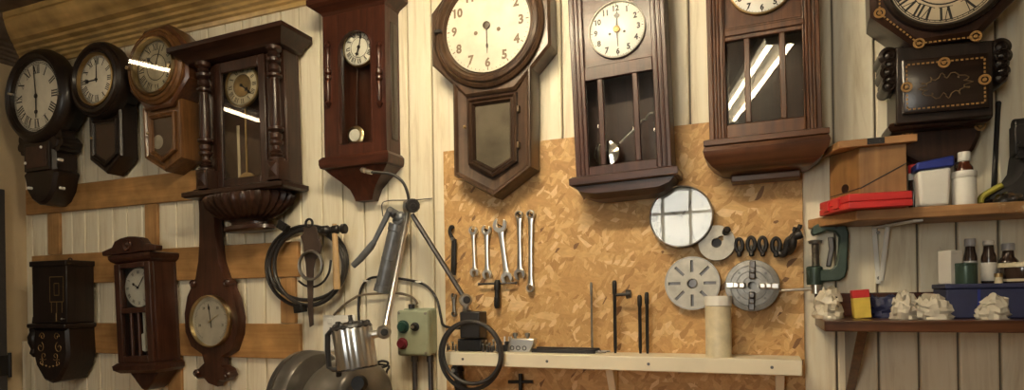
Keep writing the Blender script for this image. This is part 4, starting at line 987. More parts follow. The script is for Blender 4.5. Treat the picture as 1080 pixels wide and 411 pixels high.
# ================================================================ white wall socket
pl = [W(340.5, 332, .012), W(374.5, 371, .012)]
t = thing('wall_socket', 'white double wall socket behind the ribbed lamp head', 'socket', (pl[0].x, 0, pl[1].z))
w_, h_ = pl[1].x-pl[0].x, pl[0].z-pl[1].z
mb = MB(); mb.box(0, w_, -.014, -.0005, 0, h_); mb.build('plate', 'white_plastic', t, bevel=.004)
mb = MB()
for f in (.25, .72):
    x = w_*f
    mb.box(x-.004, x+.004, -.0148, -.0135, h_*.52, h_*.66); mb.box(x-.016, x-.009, -.0148, -.0135, h_*.36, h_*.42); mb.box(x+.009, x+.016, -.0148, -.0135, h_*.36, h_*.42)
mb.build('pin_slots', 'black_plastic', t)
for f in (.25, .72): mb = MB(); mb.box(w_*f-.012, w_*f+.012, -.018, -.014, h_*.76, h_*.92); mb.build('switch', 'white_plastic', t, bevel=.002)

# ================================================================ machine lamp on its block
RZ = W(470, 371, .14).z        # top of the white tool rail
bs = W(495, 353, .10)
t = thing('machine_lamp', 'jointed machine lamp with ribbed silver head, its black block on the tool rail', 'lamp', (bs.x, -.10, RZ))
o0 = Vector((bs.x, -.10, RZ))
def L4(px, py, d): return W(px, py, d)-o0
def bx(p0, p1, d0, d1): 
    a, b_ = L4(*p0, d1), L4(*p1, d1); return (a.x, b_.x, -(d1-.10), -(d0-.10), min(a.z, b_.z), max(a.z, b_.z))
mb = MB(); mb.box(*bx((484.5, 328.5), (506, 357), .05, .115)); q = list(bx((482, 357), (508, 370.9), .045, .10)); q[4] = .0004; mb.box(*q); 
mb.build('base_block', 'black_plastic', t, bevel=.005)
mb = MB(); axial(mb, L4(492.5, 329.5, .085), L4(491.5, 322, .085), [(0, .014), (.3, .017), (.6, .012), (1, .012)], 16); axial(mb, L4(491, 316, .06), L4(491, 316.5, .115), [(0, .020), (.2, .023), (.8, .023), (1, .018)], 20); mb.build('lower_joint', 'steel', t)
mb = MB(); mb.cyl(L4(492, 316, .115), L4(492.5, 316, .125), .013, .012); mb.build('joint_screw', 'black_plastic', t)
mb = MB(); axial(mb, L4(488, 311, .09), L4(434.5, 226, .15), [(0, .0085), (1, .0085)], 14); mb.build('lower_arm', 'steel_dark', t)
mb = MB(); axial(mb, L4(426, 218, .155), L4(434, 218, .145), [(0, .020), (.5, .024), (1, .022)], 20); axial(mb, L4(430.5, 217.5, .13), L4(431.5, 217.5, .165), [(0, .019), (.5, .022), (1, .020)], 20); ej = mb.build('elbow_joint', 'steel', t)
mb = MB(); axial(mb, L4(434.5, 216.8, .16), L4(435.5, 216.8, .185), [(0, .022), (.15, .025), (.8, .025), (1, .02)], 12); axial(mb, L4(435.6, 216.8, .185), L4(435.8, 216.8, .188), [(0, .010), (1, .009)], 8); mb.build('elbow_knob', 'black_plastic', ej)
mb = MB(); axial(mb, L4(430.5, 224, .155), L4(406.5, 345, .42), [(0, .0095), (1, .0095)], 14); mb.build('upper_arm', 'satin_aluminium', t)
mb = MB(); axial(mb, L4(404.5, 349.5, .405), L4(405, 349.8, .445), [(0, .018), (.2, .022), (.8, .022), (1, .017)], 22); axial(mb, L4(405, 350, .425), L4(392, 353, .44), [(0, .012), (1, .012)], 14); mb.build('head_joint', 'steel', t)
mb = MB(); mb.cyl(L4(405.3, 350, .445), L4(405.4, 350, .451), .011, .010); mb.build('joint_screw', 'black_plastic', t)
# head: ribbed aluminium drum with black cap and loop handle
HD = .46; hd0, hd1 = L4(371, 345, HD), L4(377.5, 388, HD)
ax = (hd1-hd0); tt = ax.normalized(); u = Vector((0, -1, 0)); w2 = tt.cross(u).normalized(); rad = .44*(L4(391.5, 345, HD)-L4(353.5, 350, HD)).length
def drum(mb, prof, n=72, flutes=0, m=0):
    lps = []
    for f, r in prof:
        lps.append([tuple(hd0+ax*f+(u*math.cos(2*PI*k/n)+w2*math.sin(2*PI*k/n))*rad*r*(1+(.05*abs(math.cos(flutes*PI*k/n)) if flutes else 0))) for k in range(n)])
    return mb.loft(lps, m=m)
mb = MB(); drum(mb, [(0, .98), (.03, 1.0), (.97, 1.0), (1.0, .97)], 144, 16); hd = mb.build('lamp_head', 'satin_aluminium', t, angle=28)
mb = MB(); drum(mb, [(-.13, .62), (-.11, .85), (-.03, 1.02), (.02, 1.06), (.05, 1.03)], 40); axial(mb, hd0-ax*.12, hd0-ax*.30, [(0, .014), (.3, .007), (.7, .006), (1, .007)], 12)
for k in range(10):
    a = 2*PI*k/10; c = hd0-ax*.06+(u*math.cos(a)+w2*math.sin(a))*rad*.86; mb.sph(c, .009, n=8)
mb.build('cap', 'black_plastic', hd)
mb = MB(); drum(mb, [(.98, 1.03), (1.02, 1.03), (1.03, .9)], 48); mb.build('rim', 'black_plastic', hd)
mb = MB(); mb.tube([L4(356, 346, .49), L4(350, 348, .495), L4(345.5, 353, .495), L4(345.5, 370, .495), L4(347, 387, .495), L4(352, 389.5, .495), L4(361, 389, .49)], .008, 10, flat=(1, 1.2)); mb.build('handle', 'black_plastic', hd)
mb = MB(); p = L4(357.5, 368, .46); mb.box(p.x-.006, p.x+.004, p.y-.012, p.y+.01, p.z-.085, p.z+.085); mb.build('handle_bracket', 'black_plastic', hd, bevel=.004)

# ================================================================ switch box
a, b_ = W(418.5, 327, .075), W(452.5, 375.5, .075)
t = thing('switch_box', 'pale green switch box with green and red push buttons on the planks', 'switch box', (a.x, 0, b_.z))
w_, h_ = b_.x-a.x, a.z-b_.z
mb = MB(); mb.box(.006, w_-.004, -.045, -.001, .004, h_+.006); mb.build('back_box', 'green_box', t, bevel=.008, seg=3)
mb = MB(); mb.box(0, w_, -.078, -.046, 0, h_); mb.build('cover', 'green_box', t, bevel=.009, seg=3)
def btn(fx, fz, r, mat, name, prof):
    mb = MB(); mb.lathe_y(w_*fx, h_*fz, [(r*a_, -.078-b2) for a_, b2 in prof], 24, 0, False, True); return mb.build(name, mat, t)
PB = [(1.25, -.001), (1.25, .005), (1.02, .006), (1.0, .014), (.85, .018), (.001, .019)]
btn(.22, .64, .019, 'green_dark', 'green_button', PB); btn(.19, .27, .017, 'red_button', 'red_button', PB); btn(.60, .64, .013, 'black_plastic', 'black_button', PB); btn(.60, .64, .006, 'steel', 'keyhole', [(1, .018), (1, .021), (.4, .021)])
for fx, fz in ((.08, .94), (.92, .93), (.92, .07), (.08, .07)): btn(fx, fz, .005, 'steel_dull', 'cover_screw', [(1, 0), (1, .002), (.4, .0025)])
mb = MB(); mb.lathe_z(w_*.32, -.04, [(.012, h_+.005), (.012, h_+.02), (.008, h_+.022)], 14); mb.build('cable_gland', 'black_plastic', t)
for px, dd, lab in ((437.5, .03, 'left dark conduit pipe below the switch box'), (454, .03, 'right dark conduit pipe below the switch box')):
    p = W(px, 392, dd); mb = MB(); mb.cyl((p.x, -.03, b_.z-.0), (p.x+.003, -.03, .9303), .009); mb.cyl((p.x, -.03, b_.z-.025), (p.x, -.03, b_.z-.001), .013); one('conduit_pipe', mb, 'steel_dark', lab, 'pipe', 'conduits below the switch box')
mb = MB(); mb.tube(px_curve([(378.5, 338, .012), (378, 322, .012), (381, 304, .012), (390, 293.5, .012), (406, 292, .012), (424, 294, .012), (440, 297, .010), (452, 303, .010), (461, 316, .010), (465, 334, .015), (468, 343, .03), (480, 346, .05), (485, 346, .07)]), .0048, 8); one('black_cable', mb, 'rubber', 'black cable arching over the switch box towards the lamp block', 'cable')
mb = MB(); mb.tube(px_curve([(352, 332, .015), (362, 322, .011), (372, 315, .018), (381, 311, .024), (404, 309, .024), (420, 309, .02), (432, 312, .013), (438, 316, .02), (440, 320, .03)]), .0046, 8); one('brown_cable', mb, 'cable_brown', 'dull brown cable running from the wall socket to the switch box', 'cable')
for px, py in ((441, 297.3), (386, 296)):
    p = W(px, py, .012); mb = MB(); mb.tube([(p.x-.010, -.001, p.z), (p.x-.009, -.014, p.z), (p.x, -.019, p.z), (p.x+.009, -.014, p.z), (p.x+.010, -.001, p.z)], .004, 6); mb.cyl((p.x+.012, 0, p.z), (p.x+.012, -.008, p.z), .004)
    one('cable_clip', mb, 'white_plastic', 'small white clip on the black cable, ' + ('right end of its arch' if px > 400 else 'left end of its arch'), 'clip')
mb = MB(); mb.tube(px_curve([(394, 384, .05), (402, 380.5, .05), (409, 382, .05), (407, 386, .05), (399, 387.5, .05), (395, 385, .04), (401, 384, .035), (410, 386, .035), (408, 391, .05), (406, 400, .05)]), .0045, 8); one('loose_lead', mb, 'rubber', 'loose loops of black lead behind the ribbed lamp head', 'cable')

# ================================================================ bench and bench grinder
BZ = .93
t = thing('work_bench', 'wooden work bench along the wall under the frame edge, carrying the grinder', 'bench', (-.9, -.36, 0))
mb = MB(); mb.box(-2.3, 2.2, -.34, .3585, BZ-.05, BZ); mb.build('bench_top', 'shelf_wood', t, bevel=.004)
for x in (-2.2, -.05, 2.1):
    for y in (-.28, .27): mb = MB(); mb.box(x-.04, x+.04, y-.04, y+.04, 0, BZ-.0505); mb.build('leg', 'pine_z', t, bevel=.003)
g = W(322, 411, .36)
c0 = W(327, 420, .25)      # wheel centre
t = thing('bench_grinder', 'dark grey bench grinder with large round wheel guard at the bottom edge', 'grinder', (c0.x, c0.y, BZ))
cz = c0.z-BZ; rw = abs(W(327, 367.5, .25).z-c0.z)*.97
axd = Vector((math.cos(R(-6)), math.sin(R(-6)), 0))     # axle direction: away to the right
def ax_l(mb, prof, n=56, m=0, off=(0,0,0)):
    u = Vector((0, 0, 1)); w2 = axd.cross(u).normalized(); c = Vector((0, 0, cz))+Vector(off)
    return mb.loft([[tuple(c+axd*s_+(u*math.cos(2*PI*k/n)+w2*math.sin(2*PI*k/n))*r) for k in range(n)] for s_, r in prof], m=m)
mb = MB(); ax_l(mb, [(-.055, rw*.55), (-.052, rw*.80), (-.046, rw*.86), (-.046, rw*.93), (-.035, rw*.985), (-.012, rw*1.0), (-.010, rw*.97), (-.004, rw*.97), (-.002, rw*1.0), (.03, rw*.99), (.045, rw*.93), (.055, rw*.7)]); mb.build('wheel_guard', 'grinder_dark', t)
mb = MB(); ax_l(mb, [(-.075, rw*.10), (-.073, rw*.22), (-.058, rw*.26), (-.054, rw*.5)]); mb.build('hub', 'grinder_dark', t)
mb = MB(); ax_l(mb, [(.052, rw*.55), (.08, rw*.68), (.12, rw*.80), (.13, rw*.84), (.24, rw*.84), (.26, rw*.80), (.28, rw*.66), (.29, rw*.3)]); mb.build('motor_housing', 'grinder_paint', t)
mb = MB(); ax_l(mb, [(.292, rw*.12), (.33, rw*.12)]); mb.build('axle', 'steel_dull', t)
k0 = W(377, 404, .44)-Vector((c0.x, c0.y, BZ))
mb = MB(); axial(mb, k0+Vector((-0.01, .06, -.01)), k0, [(0, .007), (.5, .007), (.55, .02), (.7, .026), (1, .022)], 14); mb.build('clamp_knob', 'black_plastic', t)
mb = MB(); cen = axd*.19; mb.X = Matrix.Translation((cen.x, cen.y, 0)) @ Matrix.Rotation(R(-6), 4, 'Z'); mb.loft([[(-.12, -.09, 0), (.12, -.09, 0), (.12, .09, 0), (-.12, .09, 0)], [(-.12, -.09, .02), (.12, -.09, .02), (.12, .09, .02), (-.12, .09, .02)], [(-.06, -.05, .05), (.06, -.05, .05), (.06, .05, .05), (-.06, .05, .05)], [(-.06, -.05, max(.06, cz-rw*.6)), (.06, -.05, max(.06, cz-rw*.6)), (.06, .05, max(.06, cz-rw*.6)), (-.06, .05, max(.06, cz-rw*.6))]]); mb.build('pedestal', 'grinder_paint', t, bevel=.005)

# ================================================================ white tool rail
ra, rb2 = W(469.5, 371, .14), W(586, 385, .14)
xr1 = W(846, 371, .14).x
t = thing('tool_rail', 'cream painted shelf rail under the spanners holding small tools', 'shelf', (ra.x, 0, RZ))
rt = .045
mb = MB(); mb.box(0, xr1-ra.x, -.14, -OD-.0005, -rt, 0); mb.build('board', 'cream_paint', t, bevel=.003)
for f in (.06, .33, .62, .93):
    mb = MB(); x = (xr1-ra.x)*f; mb.cyl((x, -.1415, -rt*.5), (x, -.139, -rt*.5), .0045); mb.build('screw', 'steel_dark', t)
for f in (.5, .95):
    mb = MB(); x = (xr1-ra.x)*f; mb.prismx([(-OD-.0005, -rt), (-.09, -rt), (-OD-.0005, -rt-.12)], x-.012, x+.012); mb.build('bracket', 'cream_paint', t, bevel=.002)
# coil of black cable over the lamp block
for k, (cx_, cy_, rx, ry, d, ph, lab) in enumerate(((496, 374.5, 33, 36, .160, .2, 'outer loop of thick black cable hung over the lamp block'), (497, 372, 30.5, 33, .178, 1.7, 'inner loop of thick black cable hung over the lamp block'))):
    mb = MB(); mb.tube(loop(cx_, cy_, rx, ry, d, ph, 60, .015), .0068, 10, closed=True); one('cable_loop', mb, 'rubber', lab, 'cable', 'black cable coil on the lamp')

# ================================================================ spanners
def spanner(p0, p1, kind0, kind1, w, s0, s1, label, mat='steel_white', flip0=0, flip1=0, d=.030):
    """p0 top, p1 bottom pixels; kinds: open / ring"""
    a, b_ = W(*p0, d), W(*p1, d); v = b_-a; Lg = v.length; ang = math.atan2(v.x, -v.z)
    t = thing('spanner', label, 'spanner', a, (0, -ang, 0), 'spanners on the chipboard')
    mb = MB()
    hw = w/2; y0, y1 = -.004, .004
    z0, z1 = -s0*.8, -Lg+s1*.8
    mb.loft([[(-hw*f, y*g, z), (-hw*f*.5, y0*1.0*g, z), (hw*f*.5, y0*1.0*g, z), (hw*f, y*g, z), (hw*f, y1*g, z), (-hw*f, y1*g, z)] for z, f, g, y in ((z0+.002, 1.4, 1.2, -.003), (z0-.02, 1.0, 1, -.003), ((z0+z1)/2, .85, 1, -.003), (z1+.02, 1.0, 1, -.003), (z1-.002, 1.4, 1.2, -.003))])
    mb.build('shank', mat, t, bevel=.0008)
    for (kind, zc, s, dr, fl, nm) in ((kind0, 0, s0, 1, flip0, 'upper_jaw'), (kind1, -Lg, s1, -1, flip1, 'lower_jaw')):
        mb = MB(); n = 40
        if kind == 'ring':
            mb.lathe_y(0, zc, [(s, .006), (s, -.006), (s*.94, -.008), (s*.66, -.008), (s*.62, -.006), (s*.62, .006), (s, .006)], 12 if False else 36)
        else:
            # C-shaped open jaw: outline with a slot
            tilt = R(15)*(1 if fl == 0 else -1); g = .43*s; outl = []
            a0, a1 = math.asin(min(.95, g/s)), 2*PI-math.asin(min(.95, g/s))
            for k in range(n+1):
                aa = a0+(a1-a0)*k/n; outl.append((s*math.sin(aa), s*math.cos(aa)))
            outl += [(-g, -s*.12), (-g*.6, -s*.34), (g*.6, -s*.34), (g, -s*.12)]
            rr_ = tilt if dr > 0 else PI+tilt; c_, s_ = math.cos(rr_), math.sin(rr_)
            pts = [(x*c_+z*s_, zc-x*s_+z*c_) for x, z in outl]
            mb.prism(pts, -.0055, .0055)
        mb.build(nm, mat, t, bevel=.001)
    return t
spanner((499, 243), (500.5, 287), 'open', 'open', .011, .0165, .0165, 'short open-ended spanner, shortest of the bright steel row', flip1=1)
spanner((513, 242.5), (513.8, 289), 'open', 'open', .013, .018, .018, 'open-ended spanner left of the widest-jawed one', flip1=1)
spanner((527.3, 237.5), (534.5, 293), 'open', 'open', .018, .026, .0215, 'largest open-ended spanner with wide white jaws, leaning slightly', flip0=0, flip1=1)
spanner((547.5, 226.5), (548.2, 289), 'ring', 'open', .015, .0145, .0205, 'long combination spanner with ring at top and open jaw below', 'steel', flip1=1)
spanner((559.8, 226), (559.5, 303.5), 'ring', 'ring', .015, .0155, .0145, 'long double ring spanner at the right end of the row', 'steel')
for px, py in ((499, 243), (513, 242.5), (527.3, 238), (547.5, 226.5), (559.8, 226)):
    p = W(px, py, .03); mb = MB(); mb.cyl((p.x, -OD, p.z-.001), (p.x, -.045, p.z+.003), .0022, n=8)
    one('nail_peg', mb, 'iron_black', 'nail in the chipboard under the top jaw of a hanging spanner', 'nail', 'nails holding the spanners')
# hook spanner
hk = W(476, 262, .028)
t = thing('hook_spanner', 'dark C-hook spanner, first tool left of the steel spanners', 'spanner', hk)
def L5(px, py, d=.028): return W(px, py, d)-hk
mb = MB(); mb.tube([L5(479, 252), L5(478.5, 265), L5(478, 290)], [.010, .011, .010], 8, flat=(1, .45)); mb.build('handle', 'iron_black', t)
mb = MB(); mb.tube(arc([L5(478.8, 253), L5(475.5, 248), L5(474.3, 243), L5(476, 239), L5(478.3, 240.5)], 0), [.007]*33, 8, flat=(1, .6)); mb.build('hook', 'iron_black', t)
mb = MB(); p = L5(478, 252); mb.cyl((p.x, .006, p.z), (p.x, -.010, p.z), .006); mb.build('pin', 'steel_dull', t)
# small spanner behind the lamp arm
spanner((478.5, 312), (479, 331), 'open', 'ring', .010, .011, .010, 'small dull spanner partly behind the lamp block', 'steel_dull', d=.026)
# T-handle tap wrench
c = W(524.5, 298.5, .035)
t = thing('tap_wrench', 'dark T-handle tap wrench hanging below the spanners', 'wrench', c, (0, R(.5), 0))
a, b_ = W(504.5, 299.5, .035)-c, W(545, 298, .035)-c
mb = MB(); mb.cyl(a, b_, .0035); mb.cyl(a, a*.93, .005); mb.cyl(b_, b_*.93, .005); mb.build('cross_bar', 'steel_dark', t)
mb = MB(); e = W(524.3, 325, .035)-c; axial(mb, Vector((0, 0, .012)), e, [(0, .008), (.1, .011), (.35, .011), (.37, .0085), (.6, .0085), (.62, .0105), (.9, .0105), (1, .007)], 16); mb.build('body', 'iron_black', t)

# ================================================================ lathe plates
def disc_frame(px, py, rpx, d):
    c = W(px, py, d); return c, abs(W(px+rpx, py, d).x-W(px-rpx, py, d).x)/2
c, r = disc_frame(755.8, 256, 19.6, .03)
t = thing('driving_plate', 'plain pale steel driving plate with slotted centre hole and black peg, beside the round clock', 'plate', (c.x, 0, c.z))
# annulus with keyhole slot
mb = MB(); n = 64; ang = R(45); outer = [(r*math.sin(a), r*math.cos(a)) for a in [ang+2*PI*k/n for k in range(n)]]
ri = r*.27; inner = []
for k in range(n):
    a = ang+2*PI*k/n; da = min(2*PI*k/n, 2*PI-2*PI*k/n); rr = ri
    if da < .42: rr = max(ri, r*.50 if da < .15 else r*.42)
    inner.append((rr*math.sin(a), rr*math.cos(a)))
mb.loft([[(x, y, z) for x, z in inner] if w3 else [(x, y, z) for x, z in outer] for w3, y in ((0, -.0155), (0, -.034), (1, -.034), (1, -.0155), (0, -.0155))], False, False); mb.build('disc', 'steel_pale', t, bevel=.001)
mb = MB(); axial(mb, Vector((r*.42, -.030, r*.50)), Vector((r*.62, -.075, r*.66)), [(0, .006), (.3, .006), (.32, .010), (.9, .011), (1, .007)], 14); mb.build('peg', 'iron_black', t)
mb = MB(); mb.lathe_y(0, 0, [(ri*.98, -.0152), (ri*.98, -.017), (.001, -.017)], 24, 0, False, True); mb.build('hanging_stud', 'iron_black', t)
# face plate with slots
c, r = disc_frame(730, 298.5, 29.2, .035)
t = thing('face_plate', 'large pale lathe face plate with eight radial slots under the round clock', 'plate', (c.x, 0, c.z))
def slot_disc(r, y0, y1, slots, hole, rot=0):
    """disc with true radial slots, built from sectors"""
    mb = MB(); n = slots; seg = 10
    r0, r1, hw = r*.42, r*.86, r*.055
    for k in range(n):
        am = rot+2*PI*k/n; aw = PI/n
        def P(rr, a): return (rr*math.sin(a), rr*math.cos(a))
        def S(rr, side): # point on slot edge at radius rr
            return (rr*math.sin(am)+side*hw*math.cos(am), rr*math.cos(am)-side*hw*math.sin(am))
        for side in (-1, 1):
            # sector part beside the slot: from slot edge to sector border
            A = [S(r0+(r1-r0)*i/6, side) for i in range(7)]; B = [P(r0+(r1-r0)*i/6, am+side*aw) for i in range(7)]
            lo = A+B[::-1]
            mb.prism(lo, y1, y0)
        # inner ring piece and outer ring piece
        inn = [P(hole, am-aw+2*aw*i/seg) for i in range(seg+1)]
        mid = [P(r0, am+aw)]+[S(r0, 1), S(r0, -1)]+[P(r0, am-aw)]
        mb.prism(inn+mid, y1, y0)
        out = [P(r, am-aw+2*aw*i/seg) for i in range(seg+1)]
        mb.prism(out+[P(r1, am+aw), S(r1, 1), S(r1, -1), P(r1, am-aw)], y1, y0)
    return mb
mb = slot_disc(r, -.022, -.038, 8, r*.16); dk = mb.build('disc', 'steel_pale', t)
mb = MB(); mb.lathe_y(0, 0, [(r*.97, -.0152), (r*.97, -.0215), (.001, -.0215)], 48, 0, True, True); mb.build('back_boss', 'steel_dark', t)
mb = MB(); mb.lathe_y(0, 0, [(r*.20, -.037), (r*.20, -.040), (r*.16, -.041), (r*.15, -.03)], 28); mb.build('bore_ring', 'steel_dull', t)
mb = MB(); mb.lathe_y(0, 0, [(r*1.0, -.022), (r*1.005, -.030), (r*.99, -.0385), (r*.955, -.0385)], 72); mb.build('rim', 'steel_dull', t)
# four-jaw chuck
c, r = disc_frame(793.3, 301, 29, .05)
t = thing('four_jaw_chuck', 'grey four-jaw lathe chuck with bright jaws, right of the slotted face plate', 'chuck', (c.x, 0, c.z))
mb = MB(); mb.lathe_y(0, 0, [(r*.96, -.0152), (r, -.022), (r, -.058), (r*.985, -.064), (r*.80, -.066), (r*.79, -.063), (r*.775, -.063), (r*.765, -.066), (r*.58, -.067), (r*.57, -.064), (r*.555, -.064), (r*.545, -.067), (r*.36, -.068), (r*.35, -.062), (r*.16, -.062), (r*.155, -.02)], 72, 0, True, True); mb.build('body', 'steel_dull', t)
for k in range(4):
    a = R(2)+k*PI/2; mb = MB(); mb.X = Matrix.Rotation(a, 4, 'Y')
    mb.box(-r*.115, r*.115, -.074, -.06, r*.24, r*.96); mb.box(-r*.105, r*.105, -.096, -.0742, r*.26, r*.48); mb.box(-r*.105, r*.105, -.086, -.0742, r*.482, r*.70)
    mb.build('jaw', 'steel_white' if k % 2 else 'steel_dark', t, bevel=.003)
    mb = MB(); mb.X = Matrix.Rotation(a+PI/4, 4, 'Y'); mb.cyl((0, -.060, r*.68), (0, -.069, r*.68), r*.05, n=8); mb.build('bolt', 'steel_dark', t)
# lathe dogs
def dog(px, py, rx, rz, tail, label, name='lathe_dog'):
    c = W(px, py, .03); sx = abs(W(px+rx, py, .03).x-c.x); sz = abs(W(px, py-rz, .03).z-c.z)
    t = thing(name, label, 'lathe dog', (c.x, -.015, c.z), (0, 0, 0), 'lathe dogs on the chipboard')
    mb = MB(); mb.tube([(sx*.76*math.cos(a), -.016, sz*.68*math.sin(a)+sz*.18) for a in [2*PI*k/28 for k in range(28)]], sx*.42, 10, closed=True, flat=(1, 1.25)); mb.build('ring', 'iron_black', t)
    mb = MB(); mb.box(-sx*.5, sx*.5, -.026, -.002, -sz*.98, -sz*.42); mb.build('boss', 'iron_black', t, bevel=.004)
    mb = MB(); mb.cyl((0, -.014, -sz*.42), (0, -.014, sz*.10), sx*.22, n=10); mb.build('screw', 'steel_dull', t)
    if tail:
        pts = [Vector((sx*.5, -.016, -sz*.3)), Vector((sx*1.3, -.03, -sz*.1)), Vector((sx*1.7, -.04, sz*.55)), Vector((sx*2.3, -.05, sz*1.05))]
        mb = MB(); mb.tube(arc(pts, 0), sx*.33, 10, flat=(1, 1)); mb.build('bent_tail', 'iron_black', t)
    return t
dog(779.5, 260.5, 4.8, 10.2, 0, 'smallest black oval lathe dog, nearest the pale driving plate')
dog(792.3, 259.5, 5.2, 10.8, 0, 'second black oval lathe dog from the pale driving plate')
dog(804.3, 259.5, 5.2, 10.8, 0, 'third black oval lathe dog from the pale driving plate')
dog(818.5, 260.5, 5.6, 10.8, 0, 'black oval lathe dog directly left of the bent-tail ones')
# bent-tail carriers at the right end
for k, (dx, dy, lab) in enumerate(((0, 0, 'left black bent-tail carrier at the end of the lathe dog row'), (6.5, -3, 'right black bent-tail carrier at the end of the lathe dog row'))):
    c = W(826+dx, 260+dy, .035); t = thing('bent_tail_carrier', lab, 'lathe dog', c, (0, 0, 0), 'bent-tail carriers')
    P = [W(*p)-c for p in ((822.5+dx, 266.5+dy, .03), (826+dx, 268+dy, .035), (829.5+dx, 262+dy, .04+k*.03), (831+dx, 254.5+dy, .045+k*.03), (836+dx*.8, 250.5+dy*.8, .05+k*.03))]
    mb = MB(); mb.tube(arc(P, 0), .0105, 10, flat=(1, 1)); mb.build('tail', 'iron_black', t)
    mb = MB(); e = P[-1]; f = Vector((.012, -.002, .004)); axial(mb, e-f*.3, e+f, [(0, .012), (.5, .014), (1, .011)], 12); mb.build('boss', 'iron_black', t)
    mb = MB(); axial(mb, e+Vector((0, 0, .006)), e+Vector((.008, 0, .030)), [(0, .004), (.5, .004), (.52, .0065), (1, .0065)], 10); mb.build('screw', 'iron_black', t)
mb = MB(); p = W(774, 247, .03); 
# ================================================================ standing on the rail
c = W(761, 372, .075)
c = W(758, 372, .098); t = thing('round_tin', 'pale round tin standing on the tool rail in front of the face plate', 'tin', (c.x, -.098, RZ+.0003))
zt = W(758, 312, .098).z-RZ; rt_ = .038
mb = MB(); mb.lathe_z(0, 0, [(rt_, 0), (rt_, .004), (rt_*.98, .006), (rt_*.98, zt-.03)], 40); mb.build('body', 'tin_cream', t)
mb = MB(); mb.lathe_z(0, 0, [(rt_*.985, zt-.0295), (rt_*1.02, zt-.028), (rt_*1.02, zt-.003), (rt_*1.0, zt), (rt_*.93, zt), (rt_*.92, zt-.006)], 40); mb.build('lid', 'white_plastic', t)
def rod(px, py, d, label, name, r0, cross=None, mat='steel_dark', cat='tool'):
    p = W(px, py, d); t = thing(name, label, cat, (p.x, -d, RZ+.0003)); h = p.z-RZ
    mb = MB(); mb.lathe_z(0, 0, [(r0*.7, 0), (r0, .02), (r0, h*.80), (r0*1.3, h*.82), (r0*1.3, h*.97), (r0*.8, h)], 14); mb.build('shaft', mat, t)
    if cross:
        cz = W(px, cross[0], d).z-RZ
        mb = MB(); q = W(px+cross[1], cross[0]-1.5, d).x-p.x; mb.cyl((0, 0, cz), (q, 0, cz+.002), r0*.85); mb.cyl((q*.9, 0, cz+.002), (q*1.25, 0, cz+.003), r0*2.6, r0*2.2); mb.build('side_knob', mat, t)
    return t
rod(623.5, 297.5, .05, 'thin steel scriber standing in the tool rail under the plum-brown clock', 'scriber', .0035, mat='steel_dull')
rod(648, 295.5, .055, 'black chuck key with side knob standing in the tool rail', 'chuck_key', .0058, (311, 14), 'iron_black')
rod(674.5, 311, .05, 'shorter black round bar standing in the tool rail', 'round_bar', .0055, mat='iron_black')
rod(682, 308, .05, 'taller black round bar standing in the tool rail beside the shorter one', 'round_bar', .0055, mat='iron_black')
# row of taps in the rail near the lamp block
spots = [(474, 364, .06, .004), (477.5, 360, .075, .0045), (512, 358, .06, .005), (516.5, 361, .08, .005), (520.5, 357.5, .06, .0045), (524, 362, .085, .005), (528.5, 360, .06, .006), (472, 361, .09, .0035), (480.5, 363, .10, .004), (509.5, 362, .11, .004), (514, 363, .115, .005), (519, 364, .11, .004), (526, 364.5, .11, .0045)]
for k, (px, py, d, r0) in enumerate(spots):
    p = W(px, py, d); t = thing('threading_tap', 'small threading tap standing in the tool rail beside the lamp block', 'tap', (p.x, -d, RZ+.0003), (0, 0, 0), 'taps in the tool rail'); h = p.z-RZ
    mb = MB(); mb.lathe_z(0, 0, [(r0, 0), (r0, h*.4), (r0*.7, h*.45), (r0*.7, h*.8)], 12); mb.build('shank', 'steel_dark', t)
    mb = MB(); mb.box(-r0*.8, r0*.8, -r0*.8, r0*.8, h*.80, h); mb.build('square_end', 'steel', t, bevel=.0005)
p = W(537, 366, .07); t = thing('drill_stand', 'dark stepped drill stand on the tool rail left of the clear clip', 'stand', (p.x, -.06, RZ+.0003))
mb = MB(); mb.box(-.028, .02, -.02, .02, 0, .022); mb.box(-.015, .012, -.018, .018, .0222, .034); mb.build('block', 'iron_black', t, bevel=.003)
for dx in (-.018, -.002, .006): mb = MB(); mb.cyl((dx, -.005, .02), (dx, -.005, .05), .0035, .0025, 10); mb.build('drill', 'steel', t)
# folded bright clamp
p = W(549, 371, .085); t = thing('vee_clamp', 'bright angular steel clamp with knurled screws on the tool rail', 'clamp', (p.x, -.075, RZ+.0003))
q = [(-.045, 0), (.035, 0), (.05, .028), (.052, .045), (-.032, .045), (-.042, .026)]
mb = MB(); mb.prism(q, -.02, .018); mb.build('body', 'steel_white', t, bevel=.003)
for dx in (-.022, .022): mb = MB(); mb.lathe_z(dx, 0, [(.005, .0452), (.005, .052), (.009, .053), (.009, .062), (.006, .064)], 14); mb.build('screw', 'steel_dull', t)
for dx in (-.026, -.004, .018): mb = MB(); mb.lathe_y(dx, .014, [(.008, -.020), (.008, -.0225), (.005, -.0225), (.005, -.0205)], 16); mb.build('ring_hole', 'steel_dark', t)
for k, (y, lab) in enumerate(((-.085, 'front long black flat file lying on the tool rail'), (-.055, 'rear long black flat file lying on the tool rail'))):
    p = W(562+k*2, 370, .08); t = thing('flat_file', lab, 'file', (p.x, y, RZ+.0003), (0, 0, 0), 'files lying on the rail')
    mb = MB(); mb.prismz([(0, -.009), (.20, -.009), (.215, -.004), (.215, .004), (.20, .009), (0, .009)], 0, .012+k*.004); mb.build('blade', 'iron_black', t, bevel=.001)
    mb = MB(); mb.cyl((.216, 0, .006), (.25, 0, .006), .003); mb.build('tang', 'steel_dark', t)
